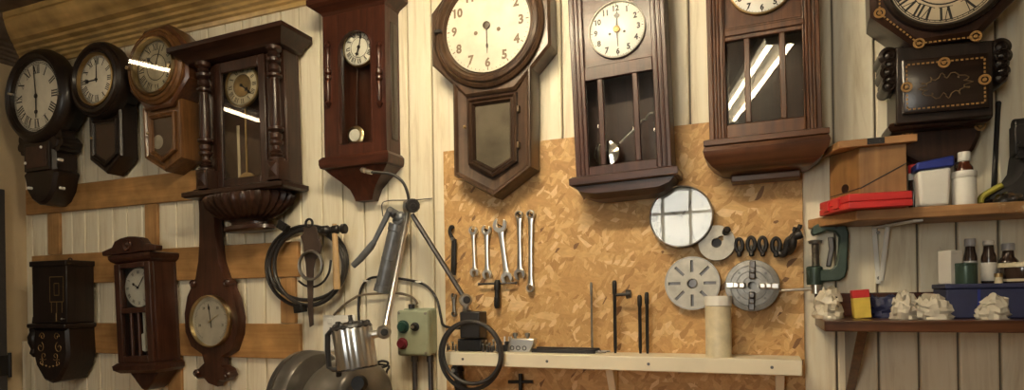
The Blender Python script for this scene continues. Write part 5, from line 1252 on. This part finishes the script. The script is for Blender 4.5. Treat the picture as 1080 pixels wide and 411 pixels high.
# things under the rail on the chipboard
p = W(484, 398, .03); t = thing('pipe_nipple', 'short black pipe fitting hanging below the tool rail', 'fitting', (p.x, -.03, p.z))
mb = MB(); axial(mb, Vector((-.010, 0, .048)), Vector((.008, 0, -.045)), [(0, .012), (.12, .022), (.3, .023), (.32, .017), (.6, .017), (.62, .022), (.95, .022), (1, .018)], 18); mb.build('body', 'iron_black', t)
mb = MB(); axial(mb, Vector((-.012, -.014, .028)), Vector((-.011, -.024, .028)), [(0, .009), (1, .007)], 10); mb.build('stud', 'steel', t)
p = W(549, 403, .03); t = thing('tee_spanner', 'dark T-shaped spanner hanging under the tool rail', 'spanner', (p.x, -.03, p.z))
mb = MB(); mb.cyl((0, 0, .03), (0, 0, -.05), .007); mb.build('shaft', 'iron_black', t); mb = MB(); mb.cyl((-.045, 0, .0), (.045, 0, .004), .006); mb.build('cross_bar', 'iron_black', t)
# ================================================================ upper right shelf
SZ = W(903, 221.5, .185).z
fl = WZ(903, 221.5, SZ); bl = WZ(851.5, 232, SZ)
st_ = .036; xe = .92
t = thing('wall_shelf', 'wooden wall shelf with slanted left end holding boxes and bottles', 'shelf', (bl.x, 0, SZ))
yb_ = -.001; yl = fl.y
q = [(0, yb_), (fl.x-bl.x, yl), (xe-bl.x, yl-.0), (xe-bl.x, yb_)]
mb = MB(); mb.prismz(q, -.028, 0); mb.build('board', 'shelf_wood', t, bevel=.003)
# white bracket
o0 = Vector((W(927, 240, .02).x, 0, SZ-.029))
t = thing('shelf_bracket', 'white metal shelf bracket under the wooden wall shelf', 'bracket', o0)
def L6(px, py, d): return W(px, py, d)-o0
a, b_ = L6(924.5, 234, .006), L6(927, 299, .006)
z1 = -.001; zb = b_.z
mb = MB(); mb.loft([[(a.x-.012, -.006, z1), (a.x+.000, -.006, z1), (b_.x+.005, -.006, zb), (b_.x-.007, -.006, zb)], [(a.x-.012, -.0005, z1), (a.x+.000, -.0005, z1), (b_.x+.005, -.0005, zb), (b_.x-.007, -.0005, zb)]]); mb.build('wall_leg', 'white_plastic', t, bevel=.001)
s0, s1 = L6(936.5, 236, .05), L6(929.5, 296, .012)
mb = MB(); mb.tube([(s0.x, -.05, s0.z), (s1.x, -.012, s1.z)], .0065, 10, flat=(1, .6)); mb.build('brace', 'white_plastic', t)
e = L6(968, 226, .165)
mb = MB(); mb.loft([[(-.014, -.004, z1), (.008, -.004, z1), (.008, -.004, z1-.006), (-.014, -.004, z1-.006)], [(e.x-.01, -.165, z1), (e.x+.012, -.165, z1), (e.x+.012, -.165, z1-.006), (e.x-.01, -.165, z1-.006)]]); mb.build('shelf_arm', 'white_plastic', t, bevel=.001)
for pz in (245, 293):
    p = L6(926 if pz < 260 else 927, pz, .006); mb = MB(); mb.cyl((p.x, -.005, p.z), (p.x, -.009, p.z), .005); mb.build('screw', 'steel_dull', t)
# red flat case
rf, rr0, rl = WZ(895, 220.3, SZ), WZ(963.5, 216.8, SZ), WZ(864, 228.5, SZ)
ex = (rr0-rf); ex.z = 0; wx = ex.length; yaw = math.atan2(ex.y, ex.x); dep = abs((rl-rf).length)
hz = abs(W(895, 204.5, -rf.y).z-W(895, 220.3, -rf.y).z)
print('REDBOX', rf, rr0, rl, wx, yaw, dep, hz)
lv = (rl-rf); lv.z = 0
t = thing('tool_case', 'flat red plastic case lying on the shelf under the wooden box', 'case', (rf.x, rf.y, SZ+.0003))
def par(mb, z0, z1, ins=0.0, m=0):
    ex_, lv_ = ex.normalized(), lv.normalized(); a = ex_*ins+lv_*ins; b_ = ex-ex_*ins+lv_*ins; c = ex+lv-ex_*ins-lv_*ins; d_ = lv+ex_*ins-lv_*ins
    mb.loft([[(p.x, p.y, z) for p in (a, b_, c, d_)] for z in (z0, z1)], m=m)
mb = MB(); par(mb, 0, hz*.46); mb.build('base', 'red_plastic', t, bevel=.003)
mb = MB(); par(mb, hz*.47, hz, .0005); mb.build('lid', 'red_plastic', t, bevel=.003)
for f in (.35, .7):
    mb = MB(); p = lv*f; n_ = Vector((lv.y, -lv.x, 0)).normalized(); n_ = n_ if n_.x < 0 else -n_
    e_ = lv.normalized()*.014; mb.loft([[tuple(p-e_+n_*k+Vector((0, 0, z))) for k, z in ((0, hz*.2), (.006, hz*.2), (.006, hz*.8), (0, hz*.8))], [tuple(p+e_+n_*k+Vector((0, 0, z))) for k, z in ((0, hz*.2), (.006, hz*.2), (.006, hz*.8), (0, hz*.8))]]); mb.build('catch', 'red_plastic', t, bevel=.001)
# wooden box with hinged lid on the case
BZ2 = SZ+hz+.0008
bf = WZ(907, 204.2, BZ2); 
ob = rf+ (bf-rf)
bb0, bb1, bbl = WZ(907, 207, BZ2), WZ(957, 203.5, BZ2), WZ(875, 213.0, BZ2)
exb = bb1-bb0; exb.z = 0; lvb = bbl-bb0; lvb.z = 0
hb = W(906, 154.0, .172).z-BZ2
print('WOODBOX', bb0, bb1, bbl, hb)
t = thing('wooden_box', 'old wooden box with overhanging lid and diagonal crack, on the red case', 'box', (bb0.x, bb0.y, BZ2))
mb = MB(); mb.loft([[(p.x, p.y, z) for p in (Vector((0,0,0)), exb, exb+lvb, lvb)] for z in (0, hb-.001)]); mb.build('body', 'box_wood', t, bevel=.002)
hr = W(957, 147, -bb1.y).z-BZ2
le, ll = exb.normalized(), lvb.normalized()
o_ = -le*.035-ll*.022
Z0 = BZ2+hb; k0_, k1_, k2_ = [WZ(*a, Z0)-Vector((bb0.x, bb0.y, Z0)) for a in ((884.5, 156), (968, 148.3), (861, 169.5))]; k2_ = k0_+(k2_-k0_)*.72
P4 = [k0_, k1_, k1_+(k2_-k0_), k2_]; print('LID', P4)
mb = MB(); mb.loft([[(p.x, p.y, z) for p in P4] for z in (hb-.0008, hb+.019)]); ld = mb.build('lid', 'shelf_wood', t, bevel=.002)
mb = MB(); c_ = k0_+(k1_-k0_)*.48; mb.X = Matrix.Translation((c_.x, c_.y, hb+.009)) @ Matrix.Rotation(math.atan2((k1_-k0_).y, (k1_-k0_).x), 4, 'Z')
mb.box(-.020, .020, -.0015, .003, -.007, .009)
for k in (-.013, .013): mb.cyl((k, -.003, .001), (k, 0, .001), .0045, n=10)
mb.build('hinge', 'iron_black', ld)
mb = MB(); a, b_ = Vector((0, 0, hb*.16)), exb+Vector((0, 0, hb*.60))
n_ = Vector((exb.y, -exb.x, 0)).normalized()*.0006; n_ = n_ if n_.y < 0 else -n_
mb.tube([a+n_+ (b_-a)*.005, a+(b_-a)*.5+n_, b_+n_-(b_-a)*.005], .0014, 6); mb.build('crack', 'ink', t)
mb = MB(); p = lvb*.47+Vector((0, 0, hb*.22)); n2 = Vector((-1, 0, 0)); nl = Vector((lvb.y, -lvb.x, 0)).normalized(); nl = nl if nl.x < 0 else -nl
axial(mb, p-nl*.002, p+nl*.001, [(0, .013), (1, .012)], 18); mb.build('knot', 'wood_dark', t)
mb = MB(); p1 = p+nl*.0006+lvb.normalized()*.02; mb.tube([nl*.0006+lvb*.0+Vector((0, 0, hb*.17)), nl*.0006+lvb*.97+Vector((0, 0, hb*.10))], .0012, 6); mb.build('side_crack', 'ink', t)

# bottles and tubs on the shelf
def on_shelf(name, label, cat, px, py_base, group=None, zz=None, d=None):
    z = SZ if zz is None else zz
    p = WZ(px, py_base, z) if d is None else W(px, py_base, d); return thing(name, label, cat, (p.x, p.y, z+.0003), (0, 0, 0), group), p
p = W(963.5, 200, .10); t = thing('small_bottle', 'small dark bottle with red cap between the wooden box and white tub', 'bottle', (p.x, -.10, SZ+.0003))
h = W(963.5, 174, .10).z-SZ; r = .0125
mb = MB(); mb.lathe_z(0, 0, [(r*.95, 0), (r, .003), (r, h*.62), (r*.9, h*.66)], 28); mb.build('body', 'brown_glass', t)
mb = MB(); mb.lathe_z(0, 0, [(r*1.0, h*.661), (r*1.02, h*.67), (r*1.02, h*.80), (r*.95, h*.81)], 28); mb.build('collar', 'white_plastic', t)
mb = MB(); mb.lathe_z(0, 0, [(r*.97, h*.811), (r*1.0, h*.82), (r*1.0, h*.98), (r*.92, h)], 28); mb.build('cap', 'red_plastic', t)
# white tub with slanting blue lid
dt = .18
a, b_ = W(968.5, 216, dt), W(1004, 216, dt); za, zb_ = W(969, 180, dt).z, W(1004, 175.5, dt).z
t = thing('plastic_tub', 'white plastic tub with blue lid on the shelf', 'tub', (a.x, -dt, SZ+.0003)); w_ = b_.x-a.x; D = .06
zl, zr_ = za-SZ, zb_-SZ
mb = MB(); ins = .004
mb.loft([[(ins, 0.002, 0), (w_-ins, 0.002, 0), (w_-ins, D, 0), (ins, D, 0)], [(0, 0, zl), (w_, 0, zr_), (w_+.006, D, zr_+.004), (0, D, zl)]]); mb.build('body', 'white_plastic', t, bevel=.008, seg=3)
mb = MB(); mb.loft([[(-.004, -.004, zl+.001), (w_+.006, -.004, zr_+.001), (w_+.012, D+.004, zr_+.004), (-.004, D+.004, zl+.001)], [(-.003, -.003, zl+.020), (w_+.006, -.003, zr_+.028), (w_+.012, D+.004, zr_+.030), (-.003, D+.004, zl+.020)]]); mb.build('lid', 'blue_plastic', t, bevel=.004)
# white pill bottle
p = W(1018.5, 214, .16); t = thing('pill_bottle', 'white wide-capped plastic bottle in front of the brown bottle', 'bottle', (p.x, -.150, SZ+.0003))
h = W(1018.5, 181.5, .14).z-SZ; r = abs(W(1032, 200, .14).x-W(1005.5, 200, .14).x)/2
mb = MB(); mb.lathe_z(0, 0, [(r*.94, 0), (r*.98, .004), (r*.98, h*.76), (r*.88, h*.81)], 36); mb.build('body', 'white_plastic', t)
mb = MB(); mb.lathe_z(0, 0, [(r*.97, h*.811), (r*1.0, h*.82), (r*1.0, h*.98), (r*.95, h), (.001, h)], 48, 0, True, False, 24, .012); mb.build('cap', 'white_plastic', t, angle=50)
p = W(1017, 180, .09); t = thing('medicine_bottle', 'brown glass bottle with white cap behind the white bottle', 'bottle', (p.x, -.090, SZ+.0003))
h = W(1017, 160.5, .09).z-SZ; r = .0205
mb = MB(); mb.lathe_z(0, 0, [(r*.95, 0), (r, .004), (r, h*.62), (r*.93, h*.72), (r*.62, h*.79), (r*.6, h*.83)], 32); mb.build('body', 'amber_glass', t)
mb = MB(); mb.lathe_z(0, 0, [(r*.66, h*.831), (r*.70, h*.84), (r*.70, h*.985), (r*.64, h)], 32); mb.build('cap', 'white_plastic', t)
# black tool with yellow trim at the right edge
p = W(1056, 212, .13); t = thing('tool_pouch', 'bulky black tool pouch with yellow trim at the right end of the shelf', 'pouch', (p.x, -.10, SZ+.0003))
def L7(px, py, d): 
    v = W(px, py, d); return (v.x-p.x, v.z-SZ)
q = [L7(*a, .12) for a in ((1034, 216), (1036, 207), (1046, 201), (1055, 196), (1064, 190), (1071, 180), (1073, 165), (1076, 152), (1084, 146), (1100, 150), (1108, 185), (1110, 215))]
q = [(x, max(z, 0)) for x, z in q]
mb = MB(); mb.loft([[(x, y+.10-.10, z*s_) for x, z in inset(q, i_)] for y, i_, s_ in ((.06, .012, 1), (.04, 0, 1), (-.03, 0, 1), (-.05, .010, 1))]); mb.build('body', 'black_cloth', t)
mb = MB(); yp = [L7(*a, .15) for a in ((1034.5, 214), (1036, 208), (1042, 203.5), (1049, 199.5), (1057, 195))]
mb.tube(arc([(x, -.045, z) for x, z in yp], 0), .0075, 8, flat=(1, 1.6)); mb.build('yellow_trim', 'yellow_dull', t)
mb = MB()
for a in ((1077, 153), (1075, 165)): x, z = L7(*a, .15); mb.cyl((x, -.045, z), (x, -.062, z), .007)
mb.build('stud', 'iron_black', t)
mb = MB(); x, z = L7(1076, 135, .12); x2, z2 = L7(1080, 150, .12); mb.box(x-.012, x+.02, -.02, .02, z2-.03, z+.01); mb.cyl((x-.01, 0, z+.012), (x+.02, 0, z+.012), .016); mb.build('handle', 'iron_black', t, bevel=.004)
# crumpled clear film over the shelf edge
p = W(1064, 222, .19)
mb = MB(); rr2 = random.Random(3); n = 9; V = {}
t0 = SZ+.004
for i in range(n):
    for j in range(n):
        u = (i/(n-1)-.5); v = j/(n-1)
        x = p.x+u*.05+rr2.uniform(-.004, .004); y = -.150-.055*min(1, v*2)+rr2.uniform(-.005, .002); z = t0+.012*(1-abs(u)*2)+.012*rr2.random()-(max(0, v-.5)*2)*.045
        if v > .5: y = -.205+rr2.uniform(-.006, .003)
        V[i, j] = mb.v((x, y, z))
for i in range(n-1):
    for j in range(n-1): mb.face([V[i, j], V[i+1, j], V[i+1, j+1], V[i, j+1]])
o = one('plastic_bag', mb, 'glass', 'scrap of crumpled clear plastic bag hanging over the shelf edge', 'bag'); sd = o.modifiers.new('thick', 'SOLIDIFY'); sd.thickness = .0008
# thin rod against the planks
a, b_ = W(1053, 109, .012), W(1046.5, 210, .03); b_.z = SZ+.001
mb = MB(); mb.tube([a, a+(b_-a)*.1, b_], [.0065, .006, .006], 10); mb.sph(tuple(a), .0068); one('steel_rod', mb, 'iron_black', 'thin black rod leaning on the planks under the inlaid clock', 'rod')

# ================================================================ G-clamp
g0 = W(872, 270, .03)
t = thing('g_clamp', 'dark green G-clamp hung under the left end of the shelf', 'clamp', (g0.x, -.03, g0.z))
o0 = Vector((g0.x, -.03, g0.z))
def L8(px, py, d=.03): v = W(px, py, d)-o0; return (v.x, v.z)
q = [L8(*a) for a in ((855, 245), (857, 239), (863, 236), (886, 236), (892, 238.5), (894.5, 246), (893, 284), (890.5, 292), (885, 296), (868, 297), (852, 295), (850, 287), (854, 283.5), (866, 284.5), (876, 284), (881, 279), (884, 262), (884.5, 250), (880, 244.5), (872, 243.5), (864, 246.5), (857, 249))]
mb = MB(); mb.prism(q, -.018, .014); mb.build('frame', 'green_paint', t, bevel=.004)
x, z = L8(859, 290); mb = MB(); mb.lathe_z(x, -.002, [(.021, z-.028), (.022, z-.018), (.022, z+.022), (.018, z+.026)], 20); mb.build('boss', 'green_paint', t)
z0, z1 = L8(859, 304.5)[1], L8(861, 253)[1]; x1 = L8(861, 254)[0]
mb = MB(); pf = [(.011, z0)]; k = 0; zz = z0+.012
while zz < z1-.012:
    pf += [(.0105, zz), (.0092, zz+.002)]; zz += .004
pf += [(.011, z1-.012), (.017, z1-.010), (.019, z1-.002), (.013, z1)]
mb.lathe_z((x+x1)/2, -.002, pf, 18); mb.build('screw', 'steel_dull', t)
q2 = [L8(*a) for a in ((873, 250), (879, 250), (880, 262), (876, 281), (871, 281), (874, 262))]
mb = MB(); mb.prism(q2, -.010, .006); mb.build('spare_pad', 'steel_dark', t, bevel=.003)
a, b_ = L8(822, 304, .05), L8(869, 304, .05)
mb = MB(); mb.cyl((a[0], -.002, z0-.003), (b_[0], -.002, z0+.001), .0045, n=12); mb.lathe_z((x+x1)/2, -.002, [(.013, z0-.014), (.013, z0+.012)], 16)
for e_ in (a, b_): mb.sph((e_[0], -.002, z0-.001), .007, n=10)
mb.build('tommy_bar', 'steel', t)
mb = MB(); p = W(880, 240, 0); mb.cyl((p.x, .0, p.z-.006), (p.x, -.05, p.z-.004), .004, n=10); one('wall_nail', mb, 'iron_black', 'nail in the planks carrying the green clamp', 'nail')

# ================================================================ lower right shelf and clutter
LZ = W(960, 336, .2).z
t = thing('lower_shelf', 'dark red-brown lower shelf with upstand under the clamp and bottles', 'shelf', (.16, 0, LZ))
mb = MB(); mb.box(-.01, .80, -.30, -.001, -.028, 0); mb.build('board', 'wood_oak_x', t, bevel=.003)
zz = W(880, 309, .02).z-LZ; mb = MB(); mb.box(-.01, .80, -.022, -.0012, .0005, zz); mb.build('upstand', 'wood_red_x', t, bevel=.002)
for x in (.08, .7): mb = MB(); mb.prismx([(-.001, -.0285), (-.26, -.0285), (-.001, -.22)], x-.012, x+.012); mb.build('bracket', 'wood_oak', t, bevel=.002)
# dark blue box carrying the bottles
db = .18
a, b_ = W(998, 300, db), W(1096, 300, db); zt = W(1030, 299, db).z
t = thing('storage_box', 'dark navy storage box on the lower shelf carrying the bottles', 'box', (a.x, -db, LZ+.0003))
w_ = b_.x-a.x; hh = zt-LZ
mb = MB(); mb.box(0, w_, 0, .13, 0, hh-.012); mb.build('body', 'navy', t, bevel=.003)
mb = MB(); mb.box(-.003, w_+.003, -.003, .132, hh-.0118, hh); mb.build('lid', 'navy', t, bevel=.002)
for f in (.36,): mb = MB(); mb.box(w_*f-.003, w_*f+.003, -.0012, .001, .005, hh-.014); mb.build('seam', 'blue_plastic', t)
TZ = zt+.0004
# pale carton, turned
p = W(1003.6, 299, .17); t = thing('small_carton', 'pale grey cardboard carton at the left end of the navy box', 'carton', (p.x, -.165, TZ), (0, 0, R(30)))
h = W(1003.6, 263.5, .165).z-TZ
wR, wL = .034, .04
mb = MB(); mb.box(0, wR, 0, wL, 0, h); mb.build('body', 'card_grey', t, bevel=.0015)
mb = MB(); mb.box(.003, wR-.003, -.0006, 0, h*.90, h*.905); mb.build('flap_line', 'steel_dark', t)
# green lidded drum
p0_, p1_ = W(1008.5, 299, .19), W(1035.5, 299, .19); r = (p1_.x-p0_.x)/2
t = thing('green_canister', 'squat dark green metal canister beside the pale carton', 'canister', ((p0_.x+p1_.x)/2+.003, -.162, TZ)); h = W(1022, 277, .165).z-TZ; r *= .93
t.location.y = -.155
mb = MB(); mb.lathe_z(0, 0, [(r*.97, 0), (r, .003), (r, h*.86), (r*.985, h*.87)], 40); mb.build('body', 'jar_green', t)
mb = MB(); mb.lathe_z(0, 0, [(r*1.0, h*.872), (r*1.015, h*.885), (r*1.015, h*.985), (r*.97, h)], 40); mb.build('lid', 'jar_green', t)
def bottle(pxc, py_top, hw, d, label, capw, caph, neck, lab=None, capmat='grey_plastic', mat='brown_glass'):
    p = W(pxc, 285, d); t = thing('chemical_bottle', label, 'bottle', (p.x, -d, TZ), (0, 0, 0), 'bottles on the navy box'); h = W(pxc, py_top, d).z-TZ
    r = abs(W(pxc+hw, 285, d).x-p.x); rc = abs(W(pxc+capw, 285, d).x-p.x); ch = caph
    mb = MB(); mb.lathe_z(0, 0, [(r*.96, 0), (r, .004), (r, h*neck), (r*.95, h*(neck+.06)), (rc*.95, h*(neck+.16)), (rc*.85, h-ch-.001)], 32); mb.build('body', mat, t)
    mb = MB(); mb.lathe_z(0, 0, [(rc*.97, h-ch), (rc, h-ch+.002), (rc, h-.003), (rc*.9, h)], 36); mb.build('cap', capmat, t)
    if lab: mb = MB(); mb.lathe_z(0, 0, [(r*1.003, h*lab[0]), (r*1.008, h*lab[0]+.0005), (r*1.008, h*lab[1]), (r*1.003, h*lab[1]+.0005)], 32, 0, False, False); mb.build('label', lab[2], t)
    return t
bottle(1023.5, 251.5, 7.5, .085, 'dark bottle with grey cap behind the green canister', 6.2, .020, .55, (.12, .5, 'grey_plastic'))
bottle(1043, 253.5, 8.3, .10, 'dark bottle with thin pale cap ring and light label, middle of the three', 6.2, .012, .58, (.06, .48, 'card_grey'), 'card_grey')
bottle(1063.5, 256.5, 11.5, .085, 'wide dark bottle with grey cap and grey label, rightmost of the three', 7.2, .018, .50, (.10, .46, 'grey_plastic'))
p = W(1054, 295, .17); t = thing('small_vial', 'tiny gold-capped vial in front of the dark bottles', 'vial', (p.x, -.165, TZ)); r = .0085; h = W(1054, 288, .165).z-TZ
mb = MB(); mb.lathe_z(0, 0, [(r, 0), (r, h*.6)], 18); mb.build('body', 'tin_cream', t); mb = MB(); mb.lathe_z(0, 0, [(r*1.06, h*.61), (r*1.06, h*.97), (r*.9, h)], 18); mb.build('cap', 'brass_dull', t)
p = W(1079, 290, .14); t = thing('round_tin', 'squat cream-banded round tin at the right end of the navy box', 'tin', (p.x, -.135, TZ)); r = .048; h = W(1079, 276.5, .15).z-TZ
mb = MB(); mb.lathe_z(0, 0, [(r*.97, 0), (r, .003), (r, h*.75), (r*.985, h*.76)], 40); mb.build('body', 'brown_glass', t)
mb = MB(); mb.lathe_z(0, 0, [(r*1.002, .004), (r*1.006, .0045), (r*1.006, h*.2), (r*1.002, h*.205)], 40, 0, False, False); mb.build('lower_band', 'tin_cream', t)
mb = MB(); mb.lathe_z(0, 0, [(r*1.0, h*.765), (r*1.02, h*.775), (r*1.02, h*.98), (r*.97, h)], 40); mb.build('lid', 'tin_cream', t)
# red and yellow carton
a, b_ = W(901.5, 320, .19), W(919.5, 320, .19); zt2 = W(910, 306, .19).z-LZ
t = thing('small_carton', 'small red and yellow carton standing on the lower shelf under the bracket', 'carton', (a.x, -.19, LZ+.0003), (0, R(-4), R(3)))
w_ = b_.x-a.x; mb = MB(); mb.box(0, w_, 0, .035, 0, zt2*.72); mb.build('body', 'yellow', t, bevel=.001)
mb = MB(); mb.box(0, w_, 0, .035, zt2*.7202, zt2); mb.build('red_top', 'red_plastic', t, bevel=.001)
# blue folded bag, tissue, crumpled bags
def crumple(name, label, cat, px, py_top, half, d, mat, seed, depth=.035, group=None):
    p = W(px, py_top, d); rr = random.Random(seed); h = p.z-LZ; hx = abs(W(px+half, py_top, d).x-p.x)
    mb = MB(); n, m_ = 22, 9; lps = []
    for j in range(m_+1):
        f = j/m_; lp = []
        for k in range(n):
            a = 2*PI*k/n; s_ = (1.25-.55*f**3.5)*(1+rr.uniform(-.2, .2)); lp.append((p.x+hx*s_*math.cos(a)+hx*.25*f*math.sin(seed), -d+depth*s_*math.sin(a), LZ+.0006+h*f*(1+rr.uniform(-.20, .04)*(j > 0))-h*.16*f*(1+math.sin(2.3*a+seed))*.5))
        lps.append(lp)
    mb.loft(lps); return one(name, mb, mat, label, cat, group, angle=25)
crumple('plastic_bag', 'crumpled beige film bag under the green clamp', 'bag', 872, 301, 12, .17, 'plastic_film', 2)
crumple('plastic_bag', 'crumpled dark blue bag behind the red and yellow carton', 'bag', 935, 308.5, 16, .13, 'navy', 5)
crumple('paper_tissue', 'crumpled white tissue lying on the dark blue bag', 'tissue', 953, 303.5, 11, .205, 'tissue', 7, .03)
crumple('paper_tissue', 'crumpled beige wrapping in front of the navy box at its left', 'tissue', 986, 309, 15, .235, 'tissue', 11, .02)
crumple('paper_tissue', 'crumpled white rag in front of the navy box below the bottles', 'rag', 1046, 309, 14, .235, 'tissue', 14, .02)

# ================================================================ render settings and daylight
w = bpy.data.worlds.new('world'); bpy.context.scene.world = w; w.use_nodes = True
bg = w.node_tree.nodes['Background']; bg.inputs[0].default_value = (1.0, .97, .90, 1); bg.inputs[1].default_value = 15.0
pl_ = bpy.data.lights.new('window_daylight', 'AREA'); pl_.shape = 'RECTANGLE'; pl_.size = wx1-wx0; pl_.size_y = wz1-wz0; pl_.cycles.is_portal = True
po = bpy.data.objects.new('window_daylight', pl_); C.objects.link(po); po.location = ((wx0+wx1)/2, YF-.12, (wz0+wz1)/2); po.rotation_euler = (R(-90), 0, PI) if False else (R(90), 0, 0)
po['kind'] = 'structure'
sc = bpy.context.scene
sc.view_settings.view_transform = 'Standard'; sc.view_settings.look = 'None'; sc.view_settings.gamma = 1.0; sc.view_settings.use_curve_mapping = False
sc.view_settings.exposure = 0.15
sc.cycles.use_denoising = True; sc.cycles.max_bounces = 8; sc.cycles.caustics_reflective = False; sc.cycles.caustics_refractive = False; sc.cycles.transparent_max_bounces = 12
sc.cycles.sample_clamp_indirect = 6
